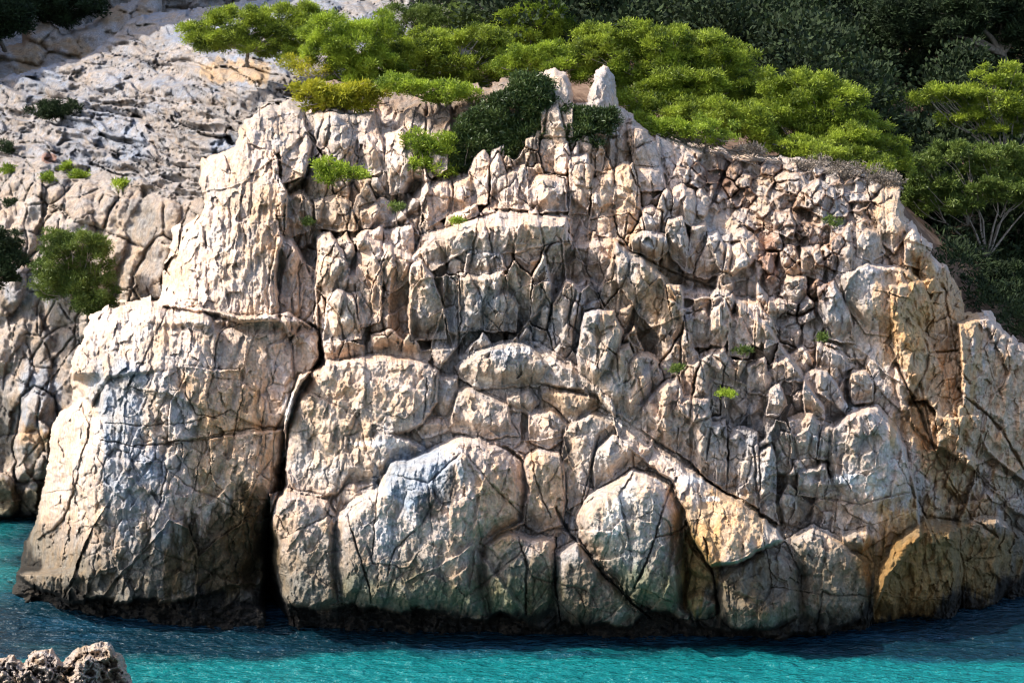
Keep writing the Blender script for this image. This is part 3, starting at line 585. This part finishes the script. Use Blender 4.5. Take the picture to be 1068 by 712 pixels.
far_rock("-160,90 -160,52 0,50 22,44 24,26 40,18 56,20 66,34 78,30 96,24 112,10 125,4 150,-6 170,-10 170,30 120,60 80,78 30,95", 84, .09, (.38, .33, .29), (.38, .27, .17), 'rock_outcrop', 'rounded pink-grey outcrop with ochre hollow at the top left', 'rock outcrop', lean=.0, bumps=(46, 30))
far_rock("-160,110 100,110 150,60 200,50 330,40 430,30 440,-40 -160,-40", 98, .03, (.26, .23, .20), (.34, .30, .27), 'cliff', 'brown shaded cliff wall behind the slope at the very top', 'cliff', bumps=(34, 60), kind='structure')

# ================================================================ hill behind (terrain under the pines and the dark wood)
HP = [(300,130,49),(440,125,49.5),(560,140,49),(700,175,49.5),(850,190,50.5),(935,205,51.5),(400,75,54),(600,95,55),(800,130,56),(930,175,56),(300,60,60),(450,40,64),(600,60,64),(800,110,64),(980,300,55),(1068,380,52),(1215,400,55),(1000,270,64),(1100,260,64),(1215,260,66),
 (450,20,72),(600,25,74),(760,60,76),(900,110,76),(1060,160,76),(1215,160,78),(450,-20,84),(600,-20,86),(760,0,88),(900,10,90),(1060,30,90),(1215,30,92),(400,-150,120),(700,-180,120),(1000,-160,120),(1300,-160,125)]
W = np.array([PT(*p) for p in HP]); hf = rbf(W[:, :2], W[:, 2], .5)
x, y = np.meshgrid(np.linspace(-14, 62, 230), np.linspace(48.5, 128, 230)); z = hf(x, y)+.5*fbm(x/3, y/3, 2, 5)-5*sst((-1.5-x+.05*(y-50))/4)-1.0*sst((58-y)/4)
ix = np.arange(x.size).reshape(x.shape)
GF = np.stack([ix[:-1, :-1], ix[:-1, 1:], ix[1:, 1:], ix[1:, :-1]], -1).reshape(-1, 4); GF = GF[x.ravel()[GF[:, 0]] > -4.2+.06*(y.ravel()[GF[:, 0]]-50)]
tag(mesh_obj('hill', np.stack([x, y, z], -1).reshape(-1, 3), GF, M_SOIL), 'dark brown earth slope under the pines behind the cliff', 'hill', kind='structure')
def hillz(x, y): return float(hf(np.array(x), np.array(y)))
far_rock("862,52 866,30 872,8 880,-20 930,-20 926,14 934,30 920,48 900,56 880,50", 86, .05, (.40, .40, .42), (.34, .34, .35), 'rock_outcrop', 'pale blue-grey rock face showing through the dark wood at the top right', 'rock outcrop')
far_rock("990,66 998,48 1016,42 1040,50 1056,58 1052,72 1010,74", 84, .05, (.34, .30, .25), (.30, .28, .25), 'rock_outcrop', 'buff rock ledge behind the forked pine trunk at the top right', 'rock outcrop')
far_rock("950,80 958,45 966,42 968,70 960,86", 80, .05, (.2, .2, .2), (.16, .16, .17), 'rock_outcrop', 'narrow dark grey rock rib inside the shaded wood', 'rock outcrop')
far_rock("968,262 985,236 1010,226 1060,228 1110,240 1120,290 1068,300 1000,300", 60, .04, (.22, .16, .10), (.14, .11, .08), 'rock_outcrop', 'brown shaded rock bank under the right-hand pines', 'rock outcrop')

# ================================================================ foreground rock
U, V = grid(-90, 150, 660, 790, .6)
pg = poly("-100,800 -100,690 0,686 14,682 24,690 34,678 56,676 64,690 78,676 94,672 106,668 116,671 120,678 128,680 133,696 141,715 150,760 160,800")
d = pdist(pg, U+2.5*fbm(U/6, V/6, 2, 4), V+2.5*fbm(U/6, V/6, 5, 4))
y = 30.5-.012*(V-690)+.004*(U-60)
de, R, dx, dy = vor(U+8*fbm(U/12, V/12, 3), V+8*fbm(U/12, V/12, 7), 20, 17, .6, 2)
y = y+.35*(R[0]-.5)*sst(de/3)+.03*((R[1]-.5)*dx+(R[2]-.3)*dy)+.15*np.exp(-(de/1.)**2)+.9*np.abs(fbm(U/11, V/10, 4, 6))+.22*fbm(U/3.5, V/3, 6, 4)+1.2*(1-prof(d/10))
g = pdist(poly("70,716 78,690 92,680 104,690 108,716 104,740 74,740"), U, V); y = y-.5*prof(g/10)*(g > 0)
col = mixc(np.zeros(U.shape+(3,))+np.array([.40, .335, .28]), (.34, .27, .20), sst((fbm(U/16, V/16, 6, 4)+.1)/.4))
emit_patches(U, V, y, np.zeros(U.shape, int), d > 0, np.clip(col, .01, .9), {}, 1.6+0*U, M_ROCK, ('boulder', 'jagged pitted rock poking into view at the bottom left corner', 'boulder'))
# small rock just awash
# ================================================================ vegetation
class Crown:
    def __init__(s): s.v = []; s.n = 0
    def tufts(s, c, r, k, size, per=9, tr=.10, seed=0, up=.5, shell=.5, wid=.13):
        """leaf sprays through a clump: c centre, r radii, k sprays"""
        R = np.random.RandomState(seed)
        d = R.normal(size=(k, 3)); d /= np.linalg.norm(d, axis=1)[:, None]
        d[:, 2] = np.where(d[:, 2] < -.7, -d[:, 2]*.6, d[:, 2])
        rad = (shell+(1-shell)*R.rand(k)**.6)
        nz = 1+.28*np.sin(d[:, 0]*5+seed)*np.cos(d[:, 2]*6+seed*.7)
        t = np.asarray(c)+d*rad[:, None]*nz[:, None]*np.asarray(r)
        t = np.repeat(t, per, 0); dd = np.repeat(d, per, 0)
        o = R.normal(size=t.shape)*tr*np.array([1, 1, .6]); p = t+o
        a = dd*.9+R.normal(size=t.shape)*.6+np.array([0, 0, up*.6]); a /= np.linalg.norm(a, axis=1)[:, None]
        b = np.cross(a, R.normal(size=t.shape)); b /= np.linalg.norm(b, axis=1)[:, None]+1e-9
        L = size*(.7+.6*R.rand(len(t)))[:, None]; w = L*wid
        q = np.stack([p-b*w*.4, p+b*w*.4+a*L*.1, p+b*w+a*L*.6, p+a*L-b*w*.2], 1)
        q[:, 3] = p+a*L; q[:, 0] = p; q[:, 1] = p+a*L*.5-b*w; q[:, 2] = p+a*L; q[:, 3] = p+a*L*.5+b*w
        s.v.append(q.reshape(-1, 3))
    def build(s, name, mat, parent=None, origin=(0, 0, 0)):
        v = np.concatenate(s.v)-np.asarray(origin); return mesh_obj(name, v, np.arange(len(v)).reshape(-1, 4), mat, parent, smooth=False)
def tubes(name, paths, mat, parent=None, origin=(0, 0, 0), sides=6):
    """paths: list of lists of (x,y,z,r)"""
    vs, fs = [], []; n0 = 0
    for path in paths:
        p = np.array([q[:3] for q in path], float)-np.asarray(origin); r = [q[3] for q in path]
        for i in range(len(p)):
            t = p[min(i+1, len(p)-1)]-p[max(i-1, 0)]; t /= np.linalg.norm(t)+1e-9
            a = np.cross(t, (.3, .9, .1)); a /= np.linalg.norm(a)+1e-9; b = np.cross(t, a)
            for k in range(sides):
                an = 2*math.pi*k/sides; rr = r[i]*(1+.15*math.sin(3*k+i)); vs.append(p[i]+a*rr*math.cos(an)+b*rr*math.sin(an))
        for i in range(len(p)-1):
            for k in range(sides):
                k2 = (k+1) % sides; fs.append((n0+i*sides+k, n0+i*sides+k2, n0+(i+1)*sides+k2, n0+(i+1)*sides+k))
        n0 += len(p)*sides
    return mesh_obj(name, vs, fs, mat, parent)
def limb(a, b, r0, r1, n=7, wob=.12, R=random):
    a = np.array(a, float); b = np.array(b, float); L = np.linalg.norm(b-a); out = []
    ox = oz = 0
    for i in range(n):
        t = i/(n-1); ox += R.uniform(-1, 1)*wob*L*.3; oz += R.uniform(-1, 1)*wob*L*.3
        m = math.sin(math.pi*t); q = a*(1-t)+b*t+np.array([ox, oz*.6, oz])*m
        out.append((*q, r0*(1-t)+r1*t))
    return out
def plant(name, label, cat, base, clumps, Yc, mat, dens=1., size=.11, group=None, bark=None, trunk_r=.09, twigs=14, per=13, tr=.08, depthr=None, kind=None, limbs=True):
    """clumps: (u, v, ru, rv) as they stand in the crown ; Yc distance of the crown"""
    bu, bv, bY = base; B = PT(bu, bv, bY); root = empty(name, B)
    tag(root, label, cat, group, kind)
    s = Yc/F; cr = Crown(); cents = []
    for i, c in enumerate(clumps):
        u, v, ru, rv = c[:4]; dy = c[4] if len(c) > 4 else random.uniform(-.25, .25)*ru*s
        cc = PT(u, v, Yc+dy); r = (ru*s, (depthr or ru*.85)*s, rv*s); cents.append((cc, r))
        size = size*1.0; k = int(dens*26.0*(ru*rv)*s*s*36/ (size/.16)**1.0)
        # lumps inside the clump: uneven outline, gaps
        m = max(4, int((ru*rv)**.5/2.0)); R = np.random.RandomState(int(u*7+v*3) % 9999)
        for j in range(m*2):
            d = R.normal(size=3); d /= np.linalg.norm(d); d[2] = d[2]*.8+.1
            q = .16+.26*R.rand()
            cr.tufts(cc+d*np.array(r)*(.75+.4*R.rand()), np.array(r)*q*np.array([1, 1, .8]), max(6, int(k/(2*m))), size, per, tr, seed=int(R.randint(9999)))
        for j in range(4 if ru > 12 else 0):
            d = R.normal(size=3); d /= np.linalg.norm(d); d[2] = abs(d[2])*.9
            cr.tufts(cc+d*np.array(r)*(1.12+.25*R.rand()), np.array(r)*.13+.04, int(10+k/70), size, per, tr, seed=int(R.randint(9999)))
    cr.build('crown', mat, root, B)
    if limbs:
        paths = []
        cen = np.mean([c for c, r in cents], 0); fork = np.array(B)*.72+cen*.28; fork[1] = cen[1]+.3
        paths.append(limb(np.array(B)-np.array([0, 0, .25]), fork, trunk_r, trunk_r*.7))
        for cc, r in cents:
            e = cc+np.array([random.uniform(-.3, .3)*r[0], -.2*r[1], .1*r[2]])
            paths.append(limb(fork, e, trunk_r*.55, trunk_r*.15))
            for j in range(max(2, int(twigs/len(cents)))):
                f = cc+np.array([random.uniform(-.9, .9)*r[0], random.uniform(-1, .4)*r[1], random.uniform(-.9, .7)*r[2]])
                paths.append(limb(e*.6+np.array(fork)*.4, f, trunk_r*.25, .008, 6, .2))
        tubes('trunk', paths, bark or M_BARK, root, B, 5)
    return root
PG = 'pines and bushes on top of the cliff'
plant('bush', 'green bush with twiggy base on the rocks at the far left of the cliff-top row', 'bush', (258,62,58), [(222,38,24,18),(250,26,28,16),(285,26,30,18),(315,22,20,16),(215,46,18,12),(300,40,20,14),(240,44,22,12),(272,46,24,14),(300,56,16,10)], 57, M_PINE, group=PG)
plant('pine_tree', 'bright yellow-green young pine beside the first bush', 'pine tree', (368,108,53), [(345,36,24,20),(375,52,30,28),(395,32,18,16),(365,80,20,22),(392,76,22,24),(340,60,20,14)], 53.5, M_PINE2, group=PG)
plant('bush', 'low yellowing bush spreading over the rock edge below the bright young pine', 'bush', (350,112,48), [(330,104,18,12),(352,102,20,14),(375,102,16,14),(318,96,12,9),(392,94,12,9)], 47.6, M_YEL, group=PG, size=.15)
plant('shrub', 'thin yellow-orange twiggy shrub left of the yellowing bush', 'shrub', (325,92,54), [(310,66,16,8),(322,74,16,12),(345,82,12,10)], 53.5, M_YEL, dens=.22, group=PG, twigs=60, bark=M_GREYBARK, trunk_r=.04)
plant('bush', 'dull green bushes behind the bright young pine, against the pale rock', 'bush', (440,50,64), [(425,22,26,16),(460,22,28,18),(490,30,24,18),(512,40,20,16),(405,48,14,20)], 63, M_MID, group=PG)
plant('pine_tree', 'windswept pine with a thin greyish trunk in front of dull green bushes', 'pine tree', (438,98,52.5), [(425,60,24,16),(460,44,26,12),(500,42,24,12),(520,62,16,18),(480,86,26,10),(430,78,18,12),(505,80,18,14),(410,66,16,16),(470,66,30,18),(440,58,26,20),(530,78,16,14)], 54.5, M_PINE, group=PG, bark=M_GREYBARK, twigs=70, trunk_r=.10)
plant('bush', 'tall light green bush rising behind the others, left of the dark wood', 'bush', (562,60,62), [(560,24,24,18),(575,14,14,14),(548,40,20,14),(585,36,14,16),(530,30,16,16)], 61, M_PINE2, group=PG)
plant('bush', 'round bright green bush behind the broad split pinnacle', 'bush', (560,82,54), [(550,62,22,15),(580,64,24,16),(602,72,16,18),(535,72,14,12)], 53, M_PINE2, group=PG)
plant('pine_tree', 'big umbrella-shaped pine with a wide rounded crown behind the slim pinnacle', 'pine tree', (734,150,52), [(620,46,26,16),(650,38,26,14),(690,50,30,20),(730,52,32,20),(762,66,22,22),(650,68,30,20),(700,80,34,24),(745,86,32,26),(672,96,30,18),(715,108,30,16),(768,98,18,22),(640,90,14,14),(655,112,28,14,-1.5),(695,120,30,15,-1.8),(740,122,28,16,-2),(775,126,22,16,-2),(715,90,40,20),(665,128,20,8,-2.6)], 52.5, M_PINE, group=PG, size=.12, trunk_r=.10, twigs=60)
plant('bush', 'small bright green bush in the shade under the umbrella-shaped pine', 'bush', (715,152,48), [(700,138,16,10),(725,138,18,12),(750,140,18,12),(686,132,12,8)], 47.8, M_PINE2, group=PG, dens=.8)
plant('pine_tree', 'long sprawling pine whose crown slopes down to the right edge of the cliff top', 'pine tree', (850,172,52), [(800,92,24,16),(840,96,26,18),(875,108,26,18),(805,120,26,20),(850,128,30,20),(895,136,24,18),(800,148,22,14),(850,156,26,14),(890,162,24,14),(925,156,18,12),(940,172,14,10),(815,155,24,12,-1.6),(860,164,26,12,-1.8),(905,172,22,12,-1.8),(785,136,22,16,-1.5),(830,138,30,16),(880,150,26,16,-1)], 52, M_PINE, group=PG, size=.12, trunk_r=.09, twigs=50)
plant('bush', 'brown dry twiggy bush on the ridge edge under the sprawling pine', 'bush', (890,196,49), [(870,182,20,12),(900,188,22,14),(920,196,16,12),(845,174,14,8),(780,160,14,6),(740,152,14,6)], 48, M_TWIG, dens=.3, group=PG, twigs=50, trunk_r=.04)
plant('bush', 'little round bush just below the windswept pine trunk', 'bush', (460,112,47.5), [(445,98,16,11),(468,98,18,12),(485,100,12,9),(428,92,14,9),(410,88,14,8)], 47.0, M_PINE2, group=PG, dens=.9)
plant('bush', 'light green bush hanging left of the ivy above the dark hollow', 'bush', (440,180,44.5), [(432,144,12,10),(446,160,16,14),(436,176,10,10),(460,152,12,12),(462,176,10,8)], 44.3, M_PINE2, group=PG, dens=.7, size=.12)
plant('ivy_shrub', 'dark glossy ivy draped over the rocks below the broad split pinnacle', 'ivy', (520,150,45), [(555,100,20,18),(535,118,26,20),(512,136,26,20),(490,154,24,20),(478,172,18,12),(505,160,20,12),(560,125,14,14),(535,140,20,12),(548,88,12,8),(470,182,8,8),(500,176,8,9),(524,158,10,8),(566,92,8,8),(572,140,8,6),(452,170,8,6),(545,150,12,6)], 44.9, M_IVY, group=None, dens=1.9, size=.13, depthr=10, trunk_r=.03)
plant('ivy_shrub', 'small low patch of dark ivy on the ledge under the slim pinnacle', 'ivy', (612,142,45.3), [(600,122,14,8),(618,126,20,12),(606,138,18,8),(630,132,10,10),(594,146,8,6),(618,150,8,5),(590,116,8,5)], 44.9, M_IVY, dens=1.5, size=.12, depthr=10, trunk_r=.03)
plant('shrub', 'small green shrub growing from a crack between the upper columns', 'shrub', (345,188,44), [(338,172,9,7),(352,180,14,7),(370,184,12,5),(343,186,10,5)], 43.2, M_PINE2, dens=.9, size=.12, depthr=8, trunk_r=.03)
plant('pine_tree', 'dark bushy little pine clinging to the rock face left of the buttress', 'pine tree', (95,345,53.6), [(62,252,16,12),(85,256,22,14),(100,272,16,16),(60,280,20,18),(85,298,24,18),(55,300,14,14),(95,318,18,12),(108,308,12,12)], 53.2, M_MID, dens=1.1, trunk_r=.07, depthr=16, twigs=50)
plant('pine_tree', 'dark pine cut off by the left edge of the view', 'pine tree', (-12,320,56), [(4,256,14,14),(12,275,14,14),(-10,265,20,20),(0,290,14,12)], 55.2, M_DARK, dens=1.1, size=.15)
plant('shrub', 'dark green cushion shrub on the pale slope at upper left', 'shrub', (60,124,66), [(50,116,14,7),(66,115,13,8)], 65, M_DARK, dens=1.4, size=.16, trunk_r=.03)
for u, v, r, lab in [(82,184,7,'largest bright green tuft on the rim of the left rock face'), (48,187,6,'small green tuft left of the largest one on the rim of the rock face'), (12,213,5,'tiny dark green tuft in the middle of the far left rock face'), (8,179,6,'thin green tuft at the far left on the rim'), (6,154,8,'dark tuft cut by the left edge on the pale slope'), (126,194,6,'faint green tuft right of the largest tuft on the rim'), (70,174,4,'tiny round green tuft above the largest one')]:
    plant('grass_tuft', lab, 'plant', (u,v+r*.6,slopeY(u,v+4)), [(u,v,r,r*.7)], slopeY(u,v)-.3, M_PINE2 if v != 154 and v != 213 else M_DARK, dens=1., size=.14, trunk_r=.015, twigs=4, depthr=5)
for u, v, r, lab in [(322,232,6,'dark tuft in the joint between the tower and the columns'), (413,216,7,'dark tuft in the hollow under the ivy'), (706,385,5,'green tuft in the joint above the cracked grey pillars'), (757,411,6,'yellow-green tuft on top of the straight columns'), (775,366,7,'dark green tuft between grey blocks in the middle right'), (868,232,8,'grey-green cushion plant on the rubble slope'), (858,352,5,'low green tuft beside the blue-grey pillar'), (478,230,6,'pale green tuft at the left end of the sunlit slab')]:
    yy = headY(u, v)
    plant('grass_tuft', lab, 'plant', (u,v+r*.6,yy), [(u,v,r,r*.6)], yy-.15, M_PINE2 if 'yellow' in lab or 'pale' in lab else M_MID, dens=.6, size=.08, tr=.05, trunk_r=.012, twigs=4, depthr=5)
RG = 'pines in the gully right of the headland'
plant('pine_tree', 'flat-layered pine catching light at the right edge, upper of the two in the gully', 'pine tree', (1050,200,63), [(1040,78,22,10),(1068,92,24,12),(1010,100,22,10),(1040,112,30,12),(985,98,18,8),(965,102,12,6),(1075,118,24,12),(1000,124,22,8),(1100,100,30,16),(1045,135,20,8)], 62, M_PINE, group=RG, dens=.75, size=.15, twigs=40)
plant('pine_tree', 'broad grey-green pine with bare lower twigs, lower of the two in the gully', 'pine tree', (1030,300,60), [(960,170,20,10),(1000,160,24,12),(1040,166,26,12),(1075,176,24,14),(975,190,24,14),(1015,190,28,14),(1050,200,28,14),(960,210,14,16),(1000,214,20,12),(1090,205,24,16)], 59, M_MID, group=RG, dens=.9, size=.15, twigs=50)
plant('bush', 'dim green bush low in the gully beside the shoulder of rock', 'bush', (1060,350,57), [(1055,290,24,14),(1040,320,22,16),(1075,320,22,18),(1010,300,18,14),(1030,340,22,12)], 57.5, M_DARK, dens=1.1, size=.18)
plant('pine_tree', 'tall dark pine with a forked trunk against the buff ledge at top right', 'pine tree', (1048,74,80), [(960,10,40,18),(1010,14,44,20),(1050,4,36,22),(1064,34,18,16),(985,34,30,12),(1090,20,40,30),(940,24,20,16)], 78, M_DARK, dens=.9, size=.24, trunk_r=.28, tr=.16, bark=M_BARK)
plant('pine_tree', 'dark pine filling the top left corner', 'pine tree', (5,48,86), [(0,14,24,20),(-30,20,30,26),(14,28,14,14)], 84, M_DARK, dens=1., size=.26, tr=.16, trunk_r=.15)
plant('bush', 'dark bush behind the pink-grey outcrop at top left', 'bush', (70,26,92), [(50,10,24,14),(80,8,22,12),(64,20,14,8)], 91, M_DARK, dens=1., size=.26, tr=.16, trunk_r=.1)
plant('pine_tree', 'slim pine with a few lit sprays, halfway along the top edge in the dark wood', 'pine tree', (720,70,76), [(715,12,10,10),(730,8,12,12),(738,20,8,8)], 75, M_PINE, dens=.7, size=.22, tr=.15, trunk_r=.1)
plant('pine_tree', 'dim pine crown just above the big umbrella-shaped pine', 'pine tree', (650,60,72), [(640,12,24,12),(665,22,22,10),(620,26,18,10)], 71, M_MID, dens=.7, size=.16, tr=.12, trunk_r=.1)
plant('pine_tree', 'dim broad pine crown in the dark wood under the pale blue-grey rock face', 'pine tree', (850,90,70), [(830,62,26,11),(862,70,24,10),(890,78,20,10)], 69, M_MID, dens=.55, size=.16, tr=.12, trunk_r=.1)
plant('pine_tree', 'dim pine crown between the sprawling pine and the gully pines', 'pine tree', (920,130,68), [(905,98,18,9),(930,108,20,10)], 67, M_MID, dens=.5, size=.16, tr=.12, trunk_r=.1)
# dark wood: reads as one mass
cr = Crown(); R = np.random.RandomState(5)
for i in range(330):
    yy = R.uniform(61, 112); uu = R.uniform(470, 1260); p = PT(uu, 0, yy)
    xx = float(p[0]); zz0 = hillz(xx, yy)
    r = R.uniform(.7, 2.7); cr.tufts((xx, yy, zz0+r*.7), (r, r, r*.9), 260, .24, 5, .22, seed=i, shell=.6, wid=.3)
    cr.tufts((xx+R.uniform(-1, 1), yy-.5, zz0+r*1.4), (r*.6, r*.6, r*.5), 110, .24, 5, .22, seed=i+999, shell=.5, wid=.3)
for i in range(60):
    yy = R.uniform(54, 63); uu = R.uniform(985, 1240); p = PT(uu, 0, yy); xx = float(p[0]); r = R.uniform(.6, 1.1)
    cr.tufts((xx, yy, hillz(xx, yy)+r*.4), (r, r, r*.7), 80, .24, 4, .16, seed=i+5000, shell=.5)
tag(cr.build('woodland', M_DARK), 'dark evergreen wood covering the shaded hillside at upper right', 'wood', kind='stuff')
# ================================================================ unseen ridge added out of frame on the left to shade the wood
RX, RY = np.meshgrid(np.linspace(-110, -20, 90), np.linspace(62, 160, 80))
ridge = 6+92*sst((-.334*RY-5-RX)/14)*sst((RY-66)/7)+4*fbm(RX/9, RY/9, 2, 5)
ix = np.arange(RX.size).reshape(RX.shape); GF = np.stack([ix[:-1, :-1], ix[:-1, 1:], ix[1:, 1:], ix[1:, :-1]], -1).reshape(-1, 4)
tag(mesh_obj('shade_ridge', np.stack([RX, RY, ridge], -1).reshape(-1, 3), GF, M_SOIL), 'unseen ridge added left of the view to shade the wood', 'shade_ridge', kind='structure')
# ================================================================ sea
m, nt = newmat('sea_water'); n = N(nt)
out = n('ShaderNodeOutputMaterial'); b = n('ShaderNodeBsdfPrincipled', i_Roughness=.14, i_IOR=1.33)
g = n('ShaderNodeNewGeometry'); sp = n('ShaderNodeSeparateXYZ'); n.l(g.outputs['Position'], sp.inputs[0])
mp = n('ShaderNodeMapping'); mp.inputs['Scale'].default_value = (.35, 1, 1); n.l(g.outputs['Position'], mp.inputs['Vector'])
no = n('ShaderNodeTexNoise', i_Scale=.55, i_Detail=5., i_Roughness=.6); n.l(mp.outputs[0], no.inputs['Vector'])
at = n('ShaderNodeVertexColor', layer_name='Col'); n.l(at.outputs[0], b.inputs['Base Color'])
w1 = n('ShaderNodeTexNoise', i_Scale=3.2, i_Detail=4., i_Roughness=.6); mw = n('ShaderNodeMapping'); mw.inputs['Scale'].default_value = (.45, 1, 1); n.l(g.outputs['Position'], mw.inputs['Vector']); n.l(mw.outputs[0], w1.inputs['Vector'])
w2 = n('ShaderNodeTexNoise', i_Scale=11., i_Detail=3.); n.l(mw.outputs[0], w2.inputs['Vector'])
bu1 = n('ShaderNodeBump', i_Strength=1., i_Distance=.3); n.l(w1.outputs[0], bu1.inputs['Height'])
bu2 = n('ShaderNodeBump', i_Strength=1., i_Distance=.07); n.l(w2.outputs[0], bu2.inputs['Height']); n.l(bu1.outputs[0], bu2.inputs['Normal'])
n.l(bu2.outputs[0], b.inputs['Normal']); n.l(b.outputs[0], out.inputs[0])
X, YY = np.meshgrid(np.r_[np.linspace(-60, -19, 60), np.linspace(-18.9, 18.9, 620), np.linspace(19, 60, 60)], np.r_[np.linspace(-60, 30, 60), np.linspace(30.1, 46, 420), np.linspace(46.1, 62, 120), np.linspace(64, 200, 40)])
near = np.exp(-((YY-40)/26)**4)
ZZ = (.07*fbm(X/1.1+.3*YY, YY/.6, 2, 5)+.045*fbm(X/.35, YY/.20, 5, 2))*near
# the bed seen through the water: pale sand in front and in the bay; darker water colour below the cliff
q = sst((YY+1.3*fbm(X/3, YY/1.2, 4, 5)+.02*np.abs(X)-35.6)/1.6)*(1-.85*sst((-13.0-X-.35*(YY-44)+fbm(X/2, YY, 6, 3))/2.5)*sst((YY-41)/3))
q2 = sst((fbm(X/5, YY/1.6, 7, 4)+.0)/.4)
col = mixc(np.zeros(X.shape+(3,))+np.array([.005, .125, .13]), (.003, .020, .032), q)
col = mixc(col, (.008, .045, .08), q*q2*.6)
ix = np.arange(X.size).reshape(X.shape); GF = np.stack([ix[:-1, :-1], ix[:-1, 1:], ix[1:, 1:], ix[1:, :-1]], -1).reshape(-1, 4)
tag(mesh_obj('sea', np.stack([X, YY, ZZ], -1).reshape(-1, 3), GF, m, col=col.reshape(-1, 3)), 'turquoise rippled sea darkening towards the foot of the cliff', 'sea', kind='structure')
# ================================================================ light, sky, camera
SUN = np.array([-.68, -.15, .71]); SUN /= np.linalg.norm(SUN)
el = math.asin(SUN[2]); az = math.atan2(SUN[0], SUN[1])
wd = bpy.data.worlds.new('World'); S.world = wd; wd.use_nodes = True; nt = wd.node_tree
bg = nt.nodes['Background']; sk = nt.nodes.new('ShaderNodeTexSky'); sk.sky_type = 'NISHITA'; sk.sun_disc = False; sk.air_density = .75; sk.dust_density = 2.2; sk.ozone_density = .7
sk.sun_elevation = el; sk.sun_rotation = az; nt.links.new(sk.outputs[0], bg.inputs[0]); bg.inputs[1].default_value = .15
L = bpy.data.lights.new('sun', 'SUN'); L.energy = 2.95; L.angle = math.radians(.5); L.color = (1, .94, .85)
lo = bpy.data.objects.new('sun', L); C.objects.link(lo)
from mathutils import Vector
lo.rotation_euler = Vector(SUN).to_track_quat('Z', 'Y').to_euler(); lo.location = (-30, 0, 40)
cam = bpy.data.cameras.new('camera'); co = bpy.data.objects.new('camera', cam); C.objects.link(co); S.camera = co
cam.sensor_width = 36; cam.lens = 36*F/1068; cam.clip_end = 1000; co.location = (0, 0, CH); co.rotation_euler = (math.pi/2-TH, 0, 0)
S.view_settings.view_transform = 'Standard'; S.view_settings.look = 'None'; S.view_settings.exposure = 1.38; S.view_settings.gamma = 1
S.render.resolution_x = 1024; S.render.resolution_y = 682
S.cycles.use_denoising = True; S.cycles.denoising_prefilter = 'ACCURATE'; S.cycles.pixel_filter_type = 'BLACKMAN_HARRIS'; S.cycles.filter_width = 1.15; S.cycles.sample_clamp_indirect = 4; S.cycles.sample_clamp_direct = 1.2; S.cycles.max_bounces = 6; S.cycles.diffuse_bounces = 3; S.cycles.transparent_max_bounces = 4
